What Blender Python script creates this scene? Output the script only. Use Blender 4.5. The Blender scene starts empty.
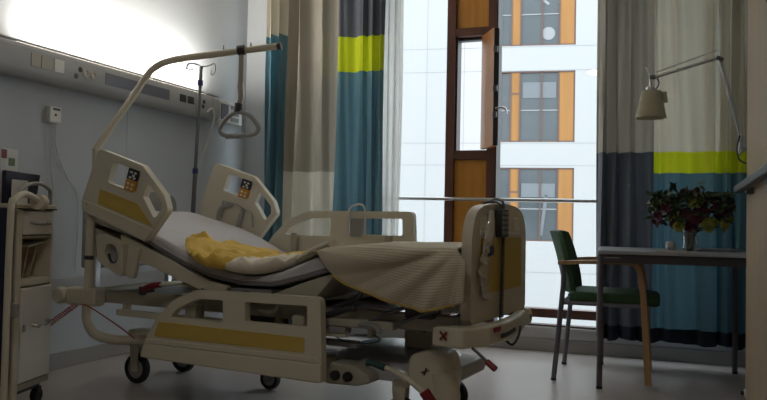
import bpy, bmesh, math, random
from mathutils import Vector, Matrix, geometry, noise
random.seed(7)
S = bpy.context.scene
COL = S.collection
PI = math.pi

# ------------------------------------------------------------------ materials
MATS = {}
def mat(name, col, rough=.6, metal=0, noise_amt=.06, scale=12, bump=0, bscale=60, coat=0, transl=0, alpha=None, emit=0, sheen=0, spec=.5):
    m = bpy.data.materials.new(name); m.use_nodes = True
    nt = m.node_tree; N = nt.nodes; L = nt.links
    b = N['Principled BSDF']
    c = tuple(col) + (1,)
    tc = N.new('ShaderNodeTexCoord'); nz = N.new('ShaderNodeTexNoise')
    nz.inputs['Scale'].default_value = scale; nz.inputs['Detail'].default_value = 4
    L.new(tc.outputs['Object'], nz.inputs['Vector'])
    mx = N.new('ShaderNodeMixRGB'); mx.blend_type = 'MIX'
    mx.inputs['Color1'].default_value = tuple(max(0, v*(1-noise_amt)) for v in col) + (1,)
    mx.inputs['Color2'].default_value = tuple(min(1, v*(1+noise_amt)) for v in col) + (1,)
    L.new(nz.outputs['Fac'], mx.inputs['Fac']); L.new(mx.outputs['Color'], b.inputs['Base Color'])
    b.inputs['Roughness'].default_value = rough; b.inputs['Metallic'].default_value = metal
    b.inputs['Coat Weight'].default_value = coat; b.inputs['Specular IOR Level'].default_value = spec
    if sheen: b.inputs['Sheen Weight'].default_value = sheen
    if bump:
        n2 = N.new('ShaderNodeTexNoise'); n2.inputs['Scale'].default_value = bscale; n2.inputs['Detail'].default_value = 3
        L.new(tc.outputs['Object'], n2.inputs['Vector'])
        bp = N.new('ShaderNodeBump'); bp.inputs['Strength'].default_value = bump; bp.inputs['Distance'].default_value = .01
        L.new(n2.outputs['Fac'], bp.inputs['Height']); L.new(bp.outputs['Normal'], b.inputs['Normal'])
    if emit:
        b.inputs['Emission Color'].default_value = c; b.inputs['Emission Strength'].default_value = emit
    if transl:
        tr = N.new('ShaderNodeBsdfTranslucent'); L.new(mx.outputs['Color'], tr.inputs['Color'])
        ms = N.new('ShaderNodeMixShader'); ms.inputs['Fac'].default_value = transl
        L.new(b.outputs[0], ms.inputs[1]); L.new(tr.outputs[0], ms.inputs[2])
        last = ms
        if alpha:
            tp = N.new('ShaderNodeBsdfTransparent'); m2 = N.new('ShaderNodeMixShader'); m2.inputs['Fac'].default_value = alpha
            L.new(ms.outputs[0], m2.inputs[1]); L.new(tp.outputs[0], m2.inputs[2]); last = m2
        L.new(last.outputs[0], N['Material Output'].inputs['Surface'])
    MATS[name] = m
    return m

def glass_mat(name, tint=(.96,.98,.98), refl=.06, rough=.02, k=.5):
    m = bpy.data.materials.new(name); m.use_nodes = True
    nt = m.node_tree; N = nt.nodes; L = nt.links; N.remove(N['Principled BSDF'])
    tp = N.new('ShaderNodeBsdfTransparent'); tp.inputs[0].default_value = tint + (1,)
    gl = N.new('ShaderNodeBsdfGlossy'); gl.inputs['Roughness'].default_value = rough
    lw = N.new('ShaderNodeLayerWeight'); lw.inputs['Blend'].default_value = .25
    mr = N.new('ShaderNodeMath'); mr.operation = 'MULTIPLY_ADD'; mr.inputs[1].default_value = k; mr.inputs[2].default_value = refl
    L.new(lw.outputs['Fresnel'], mr.inputs[0])
    ms = N.new('ShaderNodeMixShader'); L.new(mr.outputs[0], ms.inputs['Fac'])
    L.new(tp.outputs[0], ms.inputs[1]); L.new(gl.outputs[0], ms.inputs[2])
    L.new(ms.outputs[0], N['Material Output'].inputs['Surface'])
    MATS[name] = m
    return m

def wood_mat(name, c1, c2, scale=3, rough=.45, stretch=(1,1,.08)):
    m = mat(name, c1, rough)
    nt = m.node_tree; N = nt.nodes; L = nt.links; b = N['Principled BSDF']
    tc = N.new('ShaderNodeTexCoord'); mp = N.new('ShaderNodeMapping'); mp.inputs['Scale'].default_value = stretch
    nz = N.new('ShaderNodeTexNoise'); nz.inputs['Scale'].default_value = scale*12; nz.inputs['Detail'].default_value = 5
    cr = N.new('ShaderNodeValToRGB'); cr.color_ramp.elements[0].color = c1+(1,); cr.color_ramp.elements[1].color = c2+(1,)
    cr.color_ramp.elements[0].position = .35; cr.color_ramp.elements[1].position = .65
    L.new(tc.outputs['Object'], mp.inputs['Vector']); L.new(mp.outputs[0], nz.inputs['Vector']); L.new(nz.outputs['Fac'], cr.inputs[0])
    L.new(cr.outputs[0], b.inputs['Base Color'])
    return m

def stripe_mat(name, c1, c2, freq, axis='Y', rough=.9, uv=False):
    m = mat(name, c1, rough, bump=.25, bscale=300)
    nt = m.node_tree; N = nt.nodes; L = nt.links; b = N['Principled BSDF']
    tc = N.new('ShaderNodeTexCoord'); wv = N.new('ShaderNodeTexWave'); wv.bands_direction = axis
    wv.inputs['Scale'].default_value = freq; wv.inputs['Distortion'].default_value = .15; wv.inputs['Detail'].default_value = 1
    cr = N.new('ShaderNodeValToRGB'); cr.color_ramp.elements[0].color = c1+(1,); cr.color_ramp.elements[1].color = c2+(1,)
    cr.color_ramp.elements[0].position = .35; cr.color_ramp.elements[1].position = .75
    L.new(tc.outputs['UV' if uv else 'Object'], wv.inputs['Vector']); L.new(wv.outputs['Fac'], cr.inputs[0]); L.new(cr.outputs[0], b.inputs['Base Color'])
    return m

mat('wall_paint', (.47,.50,.525), .75, noise_amt=.02, scale=2, bump=.05, bscale=200)
mat('ceiling_paint', (.62,.60,.56), .9)
mat('floor_lino', (.43,.385,.36), .30, noise_amt=.05, scale=30, spec=.75)
mat('skirting', (.30,.28,.26), .6)
mat('sill_grey', (.42,.41,.40), .6)
wood_mat('beige_veneer', (.34,.245,.14), (.40,.29,.17), 2)
wood_mat('window_orange', (.46,.19,.02), (.55,.25,.035), 2, rough=.4)
wood_mat('frame_brown', (.085,.030,.018), (.12,.042,.024), 2, rough=.45)
wood_mat('sash_brown', (.33,.12,.016), (.40,.155,.022), 2, rough=.4)
wood_mat('chair_wood', (.34,.19,.085), (.46,.27,.13), 2)
mat('frame_dark', (.02,.018,.018), .5)
mat('steel', (.46,.46,.46), .28, 1)
mat('steel_dark', (.16,.16,.17), .4, .8)
mat('alu', (.52,.52,.52), .35, .9)
mat('cream_plastic', (.58,.54,.43), .45, noise_amt=.03)
mat('cream_dark', (.41,.38,.30), .5, noise_amt=.04)
mat('yellow_panel', (.50,.36,.075), .5, noise_amt=.04)
mat('white_plastic', (.68,.67,.63), .5)
mat('grey_plastic', (.27,.27,.265), .5)
mat('shell_grey', (.40,.41,.42), .25)
mat('dark_plastic', (.035,.035,.04), .45)
mat('black_rubber', (.014,.014,.016), .7)
mat('navy', (.012,.014,.035), .4)
mat('blue_plastic', (.015,.02,.10), .4)
mat('red_plastic', (.20,.012,.015), .45)
mat('strap_web', (.40,.37,.32), .8)
mat('red_cord', (.34,.045,.03), .5)
mat('green_rubber', (.01,.05,.045), .5)
mat('amber_key', (.55,.25,.02), .5)
mat('sheet_mauve', (.50,.485,.50), .9, bump=.3, bscale=9)
mat('mattress_side', (.19,.18,.19), .85)
mat('pillow_yellow', (.70,.47,.085), .85, noise_amt=.14, scale=9, bump=.9, bscale=16, sheen=.1)
mat('cloth_white', (.70,.65,.54), .9, noise_amt=.15, scale=14, bump=.6, bscale=25)
stripe_mat('blanket', (.42,.375,.275), (.55,.50,.38), 22, 'Y', uv=True)
stripe_mat('blanket_fold', (.52,.47,.36), (.58,.53,.41), 3, 'Y')
mat('blanket_hem', (.46,.33,.10), .9)
mat('panel_grey', (.36,.36,.355), .5)
mat('screen_dark', (.13,.13,.165), .3)
mat('cord_white', (.55,.55,.53), .5)
mat('green_fabric', (.035,.085,.035), .8, noise_amt=.1, scale=40, bump=.2, bscale=300)
mat('table_leg', (.10,.085,.10), .45)
mat('table_apron', (.055,.05,.058), .5)
mat('table_top', (.34,.35,.37), .3)
mat('chair_metal', (.16,.155,.18), .35, .5)
mat('lamp_shade', (.55,.50,.36), .8, transl=.3)
mat('paper', (.62,.61,.58), .8)
mat('paper_print', (.14,.20,.11), .8, noise_amt=.7, scale=60)
mat('papers_beige', (.42,.36,.27), .8, noise_amt=.25, scale=50)
mat('petal_red', (.085,.008,.022), .7, noise_amt=.35, scale=40)
mat('petal_lime', (.24,.25,.04), .7, noise_amt=.25, scale=40)
mat('leaf', (.03,.055,.018), .6, noise_amt=.4, scale=30)
mat('facade', (.285,.285,.28), .7, noise_amt=.01)
mat('facade_joint', (.20,.205,.21), .8)
wood_mat('facade_wood', (.19,.078,.010), (.23,.10,.014), .3, rough=.6)
mat('facade_frame', (.075,.035,.025), .6)
mat('facade_glass', (.035,.045,.05), .2, noise_amt=.35, scale=1.2)
mat('facade_inner', (.10,.11,.12), .6)
mat('ext_ground', (.42,.43,.43), .9)
mat('tube_glow', (1,.90,.76), .5, emit=6)
mat('fill_glow', (1,.96,.90), .5, emit=18)
mat('cur_beige', (.50,.46,.365), .9, transl=.26, noise_amt=.05, scale=80, bump=.1, bscale=500)
mat('cur_brown', (.33,.30,.245), .9, transl=.15, noise_amt=.05, scale=80, bump=.1, bscale=500)
mat('cur_cream', (.55,.52,.44), .9, transl=.18, noise_amt=.05, scale=80, bump=.1, bscale=500)
mat('cur_teal', (.11,.225,.28), .9, transl=.10, noise_amt=.08, scale=80, bump=.1, bscale=500)
mat('cur_slate', (.105,.118,.14), .9, transl=.06, noise_amt=.06, scale=80, bump=.1, bscale=500)
mat('cur_lime', (.50,.55,.015), .9, transl=.2, noise_amt=.04, scale=80, bump=.1, bscale=500)
mat('cur_navy', (.02,.03,.05), .9, noise_amt=.06)
mat('sheer', (.64,.63,.59), .9, transl=.4, alpha=.12)
glass_mat('glass', refl=.012, k=.22); glass_mat('vase_glass', (.85,.9,.9), .12); glass_mat('foil', (.85,.88,.90), .55, .12)
M = MATS

# ------------------------------------------------------------------ builders
def prep(me, angle=35):
    for p in me.polygons: p.use_smooth = True
    me.set_sharp_from_angle(angle=math.radians(angle))

def finish(name, bm, m, parent=None, bevel=0, seg=2, angle=35, subs=0, solid=0, weld=True, normals=True):
    if weld: bmesh.ops.remove_doubles(bm, verts=bm.verts, dist=1e-5)
    if normals: bmesh.ops.recalc_face_normals(bm, faces=bm.faces)
    me = bpy.data.meshes.new(name); bm.to_mesh(me); bm.free()
    mats = m if isinstance(m, (list, tuple)) else [m]
    for x in mats: me.materials.append(MATS[x])
    prep(me, angle)
    o = bpy.data.objects.new(name, me); COL.objects.link(o)
    if parent: o.parent = parent
    if bevel:
        md = o.modifiers.new('Bevel', 'BEVEL'); md.width = bevel; md.segments = seg; md.limit_method = 'ANGLE'; md.angle_limit = math.radians(40)
        md.harden_normals = True
    if solid:
        md = o.modifiers.new('Solid', 'SOLIDIFY'); md.thickness = solid; md.offset = 0
    if subs:
        md = o.modifiers.new('Sub', 'SUBSURF'); md.levels = subs; md.render_levels = subs
    return o

def box(bm, lo, hi, mi=0, rot=None, piv=None):
    x0,y0,z0 = lo; x1,y1,z1 = hi
    vs = [Vector((x,y,z)) for z in (z0,z1) for y in (y0,y1) for x in (x0,x1)]
    if rot:
        c = Vector(piv) if piv else sum(vs, Vector())/8
        vs = [rot @ (v-c) + c for v in vs]
    v = [bm.verts.new(p) for p in vs]
    for f in ((0,2,3,1),(4,5,7,6),(0,1,5,4),(2,6,7,3),(0,4,6,2),(1,3,7,5)):
        fc = bm.faces.new([v[i] for i in f]); fc.material_index = mi
    return v

def cr(pts, n=6, closed=False):
    """Catmull-Rom through the points"""
    P = [Vector(p) for p in pts]
    if len(P) < 3 and not closed: return P
    out = []
    k = len(P)
    rng = range(k) if closed else range(k-1)
    for i in rng:
        if closed: p0,p1,p2,p3 = P[i-1],P[i],P[(i+1)%k],P[(i+2)%k]
        else: p0,p1,p2,p3 = P[max(i-1,0)],P[i],P[i+1],P[min(i+2,k-1)]
        for j in range(n):
            t = j/n
            out.append(.5*((2*p1)+(p2-p0)*t+(2*p0-5*p1+4*p2-p3)*t*t+(3*p1-p0-3*p2+p3)*t**3))
    if not closed: out.append(P[-1])
    return out

def tube(bm, pts, r, seg=10, smooth=0, closed=False, mi=0, cap=True, flat=None):
    P = cr(pts, smooth, closed) if smooth else [Vector(p) for p in pts]
    n = len(P); rings = []
    up = Vector((0,0,1)); prevN = None
    for i, p in enumerate(P):
        if closed: t = P[(i+1)%n]-P[i-1]
        else: t = P[min(i+1,n-1)]-P[max(i-1,0)]
        t.normalize()
        if prevN is None:
            a = up if abs(t.dot(up)) < .95 else Vector((1,0,0))
            N_ = (a - t*a.dot(t)).normalized()
        else:
            N_ = (prevN - t*prevN.dot(t)).normalized()
        prevN = N_; B_ = t.cross(N_)
        rr = r[i*(len(r)-1)//max(n-1,1)] if isinstance(r, (list,tuple)) else r
        fx, fy = flat if flat else (1,1)
        rings.append([bm.verts.new(p + N_*math.cos(2*PI*k/seg)*rr*fx + B_*math.sin(2*PI*k/seg)*rr*fy) for k in range(seg)])
    m_ = n if closed else n-1
    for i in range(m_):
        a = rings[i]; b = rings[(i+1)%n]
        for k in range(seg):
            f = bm.faces.new((a[k], a[(k+1)%seg], b[(k+1)%seg], b[k])); f.material_index = mi
    if cap and not closed:
        for rg in (rings[0][::-1], rings[-1]):
            f = bm.faces.new(rg); f.material_index = mi

def lathe(bm, prof, c=(0,0,0), seg=20, axis='Z', mi=0, R=None):
    rings = []
    for r, z in prof:
        rg = []
        for k in range(seg):
            a = 2*PI*k/seg
            if axis == 'Z': v = Vector((r*math.cos(a), r*math.sin(a), z))
            elif axis == 'Y': v = Vector((r*math.cos(a), z, r*math.sin(a)))
            else: v = Vector((z, r*math.cos(a), r*math.sin(a)))
            if R: v = R @ v
            rg.append(bm.verts.new(v + Vector(c)))
        rings.append(rg)
    for a, b in zip(rings, rings[1:]):
        for k in range(seg):
            f = bm.faces.new((a[k], a[(k+1)%seg], b[(k+1)%seg], b[k])); f.material_index = mi
    for rg, (r, z) in ((rings[0], prof[0]), (rings[-1], prof[-1])):
        if r > 1e-4:
            f = bm.faces.new(rg); f.material_index = mi

def rounded(pts, r, n=5):
    """2D polygon with rounded corners; r a number or a list"""
    k = len(pts); out = []
    for i in range(k):
        p = Vector(pts[i][:2]); a = Vector(pts[i-1][:2]); b = Vector(pts[(i+1)%k][:2])
        rr = r[i] if isinstance(r, (list,tuple)) else r
        d1 = (a-p); d2 = (b-p); l1 = d1.length; l2 = d2.length
        if rr <= 0 or l1 < 1e-6 or l2 < 1e-6: out.append(p); continue
        d1 /= l1; d2 /= l2
        ang = d1.angle(d2)
        if ang > 3.0: out.append(p); continue
        t = min(rr/math.tan(ang/2), l1*.48, l2*.48)
        p1 = p + d1*t; p2 = p + d2*t
        for j in range(n+1):
            u = j/n
            out.append((1-u)**2*p1 + 2*u*(1-u)*p + u*u*p2)
    return out

def plate(bm, loops, w0, w1, fmap, mi=0):
    """polygon with holes (first loop outer), extruded between w0 and w1; fmap(u,v,w) -> xyz"""
    L3 = [[Vector((p[0],p[1],0)) for p in lp] for lp in loops]
    flat = [p for lp in L3 for p in lp]
    tris = geometry.tessellate_polygon(L3)
    A = [bm.verts.new(fmap(p.x,p.y,w0)) for p in flat]
    B = [bm.verts.new(fmap(p.x,p.y,w1)) for p in flat]
    if len(loops) == 1:
        bm.faces.new(A).material_index = mi; bm.faces.new(B[::-1]).material_index = mi; tris = []
    for t in tris:
        try:
            f = bm.faces.new([A[i] for i in t]); f.material_index = mi
            f = bm.faces.new([B[i] for i in reversed(t)]); f.material_index = mi
        except ValueError: pass
    o = 0
    for lp in L3:
        n = len(lp)
        for i in range(n):
            a, b = o+i, o+(i+1)%n
            f = bm.faces.new((A[a],A[b],B[b],B[a])); f.material_index = mi
        o += n

def bmn(): return bmesh.new()
def empty(name, loc=(0,0,0), rz=0, label=None, cat=None, group=None):
    o = bpy.data.objects.new(name, None); COL.objects.link(o); o.location = loc; o.rotation_euler = (0,0,rz)
    o.empty_display_size = .1
    if label: o['label'] = label
    if cat: o['category'] = cat
    if group: o['group'] = group
    return o
def tag(o, label, cat, group=None, kind=None):
    o['label'] = label; o['category'] = cat
    if group: o['group'] = group
    if kind: o['kind'] = kind
    return o
def struct(o): o['kind'] = 'structure'; return o
def simple_box(name, lo, hi, m, parent=None, bevel=.004, rot=None, **k):
    bm = bmn(); box(bm, lo, hi, rot=rot); return finish(name, bm, m, parent, bevel=bevel, **k)

# ================================================================== SETTING
XL, YW, XR = -3.28, 5.38, .30
struct(simple_box('floor', (XL-.1,-2.2,-.1), (2.0,YW+.1,0), 'floor_lino', bevel=0))
struct(simple_box('ceiling', (XL-.1,-2.2,2.95), (2.0,YW+.3,3.05), 'ceiling_paint', bevel=0))
struct(simple_box('wall_left', (XL-.12,-2.2,0), (XL,YW+.1,2.95), 'wall_paint', bevel=0))
struct(simple_box('wall_back', (XL-.1,-2.3,0), (2.0,-2.2,2.95), 'wall_paint', bevel=0))
# right: a veneered wall projecting into the room, the table stands in the recess beyond it
bm = bmn(); box(bm, (XR,-2.2,0), (XR+.30,3.95,2.95)); struct(finish('wall_right', bm, 'beige_veneer'))
bm = bmn(); box(bm, (.47,3.95,0), (.60,YW+.1,2.95)); struct(finish('wall_alcove', bm, 'wall_paint'))
# window wall: low parapet with a sill, head strip, side piers
bm = bmn()
box(bm, (XL,YW-.0,0), (.47,YW+.26,.10)); box(bm, (XL,YW,2.72), (.47,YW+.26,2.95))
box(bm, (XL-.1,YW,.10), (-2.92,YW+.26,2.72)); box(bm, (.30,YW,.10), (.47,YW+.26,2.72))
struct(finish('wall_window_side', bm, 'wall_paint', weld=False))
struct(simple_box('trim_sill', (-2.92,YW-.012,.088), (.30,YW+.10,.165), 'sill_grey', bevel=.004))
struct(simple_box('baseboard_window', (XL+.02,YW-.02,0), (.46,YW,.088), 'skirting', bevel=.003))
struct(simple_box('baseboard_left', (XL,-2.1,0), (XL+.014,YW-.02,.092), 'skirting', bevel=.003))
# bumper board along the left wall
bm = bmn(); box(bm, (XL,-2.1,.44), (XL+.022,5.2,.515)); struct(finish('trim_bumper', bm, 'panel_grey', bevel=.006))
bm = bmn(); 
for yy in (2.0,3.96,): box(bm, (XL,yy,.52), (XL+.0025,yy+.010,1.60))
struct(finish('trim_seam', bm, 'wall_paint'))

# window 1: dark frames with glazing, and the opaque ventilation column with its pivoting leaf
wf = struct(empty('window_1', (0,YW+.04,0)))
def wbox(name, x0,x1,z0,z1,m,y0=0,y1=.09, par=wf, bev=.004):
    bm = bmn(); box(bm, (x0,y0,z0),(x1,y1,z1)); return finish(name, bm, m, par, bevel=bev)
bm = bmn()
box(bm, (-2.92,0,.225),(.30,.09,.285)); box(bm, (-2.92,0,2.66),(.30,.09,2.72)); box(bm, (-2.92,0,.165),(.30,.09,.175))
box(bm, (-2.92,0,.175),(-2.86,.09,2.66)); box(bm, (.24,0,.175),(.30,.09,2.66))
finish('window_frame', bm, 'frame_brown', wf, weld=False)
bm = bmn()
box(bm, (-1.593,-.03,.17),(-1.530,.10,2.66)); box(bm, (-1.285,-.03,.17),(-1.222,.10,2.66))
for z0,z1 in ((2.235,2.295),(1.335,1.400),(.30,.40)): box(bm, (-1.530,-.025,z0),(-1.250,.095,z1))
finish('mullion', bm, 'frame_brown', wf, weld=False)
bm = bmn(); box(bm, (-1.222,-.035,.17),(-1.212,.10,2.66)); box(bm,(-1.530,-.01,1.40),(-1.515,.09,2.235)); box(bm,(-1.53,.03,2.215),(-1.25,.09,2.235))
finish('gasket', bm, 'frame_dark', wf, weld=False)
wbox('infill_panel', -1.530,-1.250,2.295,2.66,'window_orange',.0,.05); wbox('infill_panel', -1.530,-1.250,.40,1.335,'window_orange',.0,.05)
g = bmn(); box(g, (-2.86,.045,.175),(-1.593,.055,2.66)); finish('pane', g, 'glass', wf)
g = bmn(); box(g, (-1.212,.045,.175),(.24,.055,2.66)); finish('pane', g, 'glass', wf)
# pivoting leaf
lf = bmn()
a = Vector((-1.335,-.02,0)); b_ = Vector((-1.190,-.255,0)); d = (b_-a).normalized(); nn = Vector((d.y,-d.x,0))
vs = []
def quadcol(bm, p0, p1, th, z0, z1, mi=0):
    dd = (p1-p0).normalized(); n_ = Vector((-dd.y,dd.x,0))*th
    base = [p0,p1,p1+n_,p0+n_]
    A = [bm.verts.new(Vector((q.x,q.y,z0))) for q in base]; B = [bm.verts.new(Vector((q.x,q.y,z1))) for q in base]
    bm.faces.new(A[::-1]).material_index = mi; bm.faces.new(B).material_index = mi
    for i in range(4): bm.faces.new((A[i],A[(i+1)%4],B[(i+1)%4],B[i])).material_index = mi
quadcol(lf, a, b_, .035, 1.405, 2.228)
leaf = finish('vent_leaf', lf, 'sash_brown', wf, bevel=.004)
lf = bmn(); quadcol(lf, b_+d*.001, b_+d*.006, .035, 1.41, 2.22); finish('edge_gasket', lf, 'frame_dark', leaf)
lf = bmn()
for z in (1.60,1.78,2.05): box(lf, (b_.x-.0,b_.y-.022,z),(b_.x+.03,b_.y-.004,z+.04))
finish('lock_hardware', lf, 'steel_dark', leaf, bevel=.002)
lf = bmn(); tube(lf, [(b_.x+.02,b_.y-.01,1.66),(b_.x+.06,b_.y-.03,1.665),(b_.x+.09,b_.y-.03,1.655),(b_.x+.10,b_.y-.03,1.62)], .007, 8, 5); finish('handle', lf, 'steel', leaf)
# grab rail across the window
gr = empty('window_rail', (0,5.30,0), label='grey steel guard rail running level across the window behind the bed', cat='rail')
bm = bmn(); tube(bm, [(-2.95,0,1.052),(.46,0,1.030)], .0125, 12); finish('bar', bm, 'steel', gr)
for x in (-2.95,-1.565,-.6,.44):
    bm = bmn(); tube(bm, [(x,.0,1.040-.0065*(x+1)),(x,.10,1.040-.0065*(x+1))], .008, 8); finish('bracket', bm, 'steel_dark', gr)

# hand rail on the veneered right wall
hr = empty('wall_handrail', (XR,3.0,1.05), label='dark slanted-looking handrail fixed along the beige wall at right edge', cat='handrail')
hr['label'] = 'dark grey handrail fixed along the beige wood wall at right edge'
bm = bmn(); box(bm, (-.055,-1.6,-.012),(-.02,.955,.022)); finish('rail', bm, 'dark_plastic', hr, bevel=.008)
for y in (-1.2,-.2,.6):
    bm = bmn(); box(bm, (-.03,y-.02,-.03),(.0,y+.02,.0)); finish('bracket', bm, 'steel_dark', hr, bevel=.004)
ds = empty('door_stop', (XR,3.90,.12), label='small white round stopper with black rubber low on the beige wall', cat='door stop')
bm = bmn(); lathe(bm, [(.0,-.0),(.018,-.0),(.018,-.006),(.014,-.010),(0,-.010)], axis='X', seg=16); finish('base', bm, 'white_plastic', ds)
bm = bmn(); lathe(bm, [(.0,-.008),(.010,-.010),(.010,-.022),(0,-.024)], axis='X', seg=16); finish('rubber_pad', bm, 'black_rubber', ds)

# ================================================================== OUTSIDE
struct(simple_box('ground_outside', (-60,5.8,-4.3),(60,70,-4.2),'ext_ground',bevel=0))
bd = empty('apartment_building', (-4.9,28,0), math.atan2(.165,.986), 'white panelled building opposite with rows of orange-framed windows', 'building')
WU0, WU1 = -1.31, 1.42
floors = [(.27,2.94),(3.88,6.48),(7.42,10.0)]
cols = [0, -9.2, 9.2]
bm = bmn()
# wall slab with window openings
outer = [(-18,-4.2),(16,-4.2),(16,11.2),(-18,11.2)]
holes = [[(c+WU0,a),(c+WU1,a),(c+WU1,b),(c+WU0,b)][::-1] for c in cols for a,b in floors]
plate(bm, [outer]+holes, 0, .6, lambda u,v,w: Vector((u,w,v)))
finish('facade', bm, 'facade', bd)
bm = bmn(); box(bm, (-18,.6,-4.2),(16,6,11.2)); finish('building_core', bm, 'facade_inner', bd)
bm = bmn()
for z in (-.86,2.98+.04,3.84-.0,6.50,7.38,10.05): box(bm, (-18,-.004,z-.012),(16,.0,z+.012))
for u in (-13.3,-11.6,-6.8,-5.3,-4.0,-2.6,2.25,3.9,5.5,6.9,11.5): box(bm, (u-.010,-.004,-4.2),(u+.010,.0,11.2))
finish('joints', bm, 'facade_joint', bd, weld=False)
for c in cols:
    for k,(a,b) in enumerate(floors):
        w = bmn()
        fr = .05
        box(w, (c+WU0,.02,a),(c+WU1,.12,a+fr)); box(w, (c+WU0,.02,b-fr),(c+WU1,.12,b))
        for u in (WU0,WU1-fr,-.90,-.57,.20,.82): box(w, (c+u,.02,a),(c+u+fr,.12,b))
        win = finish('window', w, 'facade_frame', bd, weld=False)
        w = bmn(); box(w, (c-.86,.04,a+fr),(c-.57,.10,b-fr)); finish('wood_strip', w, 'facade_wood', win)
        w = bmn(); box(w, (c-.86,.03,a+1.75),(c-.57,.11,a+1.81)); finish('wood_crossbar', w, 'facade_frame', win)
        w = bmn(); box(w, (c+.87,.04,a+fr),(c+1.37,.10,b-fr)); finish('wood_shutter', w, 'facade_wood', win)
        w = bmn(); box(w, (c+WU0+fr,.10,a+fr),(c-.90,.14,b-fr)); box(w, (c-.52,.10,a+fr),(c+.82,.14,b-fr)); finish('pane', w, 'facade_glass', win)
        w = bmn(); box(w, (c+WU0+fr,.07,a+1.15),(c-.90,.10,a+1.19)); box(w, (c-.52,.07,a+1.15),(c+.82,.10,a+1.19)); finish('rail', w, 'facade_joint', win)
        if c == 0:
            w = bmn()
            if k == 2:
                box(w, (-.30,.07,a+1.75),(.55,.095,a+1.85), rot=Matrix.Rotation(.7,3,'Y')); finish('beam_inside', w, 'facade_joint', win)
                w = bmn(); lathe(w, [(0,.09),(.24,.09),(.24,.07),(0,.07)], c=(.45,0,a+.45), axis='Y', seg=16); finish('round_shade_inside', w, 'facade_joint', win)
            elif k == 1:
                box(w, (-.45,.07,a+1.62),(.75,.095,a+2.2)); finish('blind_inside', w, 'facade_inner', win)
            else:
                box(w, (.30,.07,a+.2),(.42,.095,a+1.7), rot=Matrix.Rotation(.12,3,'Y')); finish('curtain_inside', w, 'facade_inner', win)
                w = bmn(); box(w, (-.45,.07,a+1.6),(.75,.095,a+2.1)); finish('blind_inside', w, 'facade_inner', win)

# ================================================================== CURTAINS
def curtain(name, x0, x1, y, zb, zt, colfn, mats, per=.115, amp=.052, label='', seed=0, rows=None, flare=.0, cat='curtain', nxm=.011):
    bm = bmn(); nx = int((x1-x0)/nxm); rows = sorted(rows)
    # uneven pleats
    rnd = random.Random(seed); ph = []; p = 0
    for i in range(nx+1):
        x = x0 + (x1-x0)*i/nx
        p += 2*PI*((x1-x0)/nx)/per*(1+.45*math.sin(x*7+seed)+.3*math.sin(x*17.3+seed*2)); ph.append(p)
    grid = []
    zs = []
    for a, b in zip(rows, rows[1:]):
        n = max(1, int((b-a)/.12))
        zs += [a+(b-a)*j/n for j in range(n)]
    zs.append(rows[-1])
    for z in zs:
        r = []
        t = (z-zb)/(zt-zb)
        for i in range(nx+1):
            x = x0 + (x1-x0)*i/nx
            am = amp*(.75+.35*math.sin(x*5+seed)) * (1+.25*(1-t))
            yy = y + am*math.sin(ph[i]+.25*math.sin(z*1.7+x*2)) + .012*math.sin(ph[i]*2.3+z*2.1)
            xx = x + .012*math.cos(ph[i]*1.0+z) + flare*(1-t)*(x-x0)/(x1-x0)
            zz = z + (.008*math.sin(ph[i]*.5) if z == zs[0] else 0)
            r.append(bm.verts.new((xx,yy,zz)))
        grid.append(r)
    for j in range(len(zs)-1):
        zc = (zs[j]+zs[j+1])/2
        for i in range(nx):
            f = bm.faces.new((grid[j][i],grid[j][i+1],grid[j+1][i+1],grid[j+1][i]))
            f.material_index = colfn(x0+(x1-x0)*(i+.5)/nx, zc)
    o = finish(name, bm, mats, weld=False, angle=80)
    if label: tag(o, label, cat)
    return o
CM = ['cur_cream','cur_teal','cur_brown','cur_slate','cur_lime','cur_beige','cur_navy']
def cf_left(x, z):
    if x < -2.81: return 0 if z > 2.29 else 1
    if x < -2.38: return 2 if z > 1.235 else 0
    return 3 if z > 2.235 else (4 if z > 1.974 else 1)
curtain('window_curtain', -2.99, -2.00, 5.18, .14, 2.90, cf_left, CM, label='left patchwork curtain of teal, brown and lime fabric hanging behind the bed', seed=3, rows=[.14,1.235,1.974,2.235,2.29,2.90])
def cf_right(x, z):
    if z < .23: return 6
    if x < -.155: return 3 if z < 1.352 else 2
    return 1 if z < 1.216 else (4 if z < 1.352 else 5)
curtain('window_curtain', -.500, .44, 5.205, .14, 2.90, cf_right, CM, label='right patchwork curtain of slate, beige, teal and lime fabric hanging behind the table', seed=11, rows=[.14,.23,1.216,1.352,2.90])
curtain('sheer_curtain', -2.08, -1.88, 5.22, .14, 2.90, lambda x,z: 0, ['sheer'], per=.05, amp=.02, label='thin white sheer curtain hanging at the edge of the left patchwork curtain', seed=5, rows=[.14,2.90], nxm=.006)
ct = empty('curtain_track', (0,5.19,2.90), label='white ceiling track that the curtains hang from', cat='curtain track')
bm = bmn(); box(bm, (XL+.02,-.02,.005),(.46,.03,.045)); finish('track', bm, 'white_plastic', ct, bevel=.003)

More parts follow.
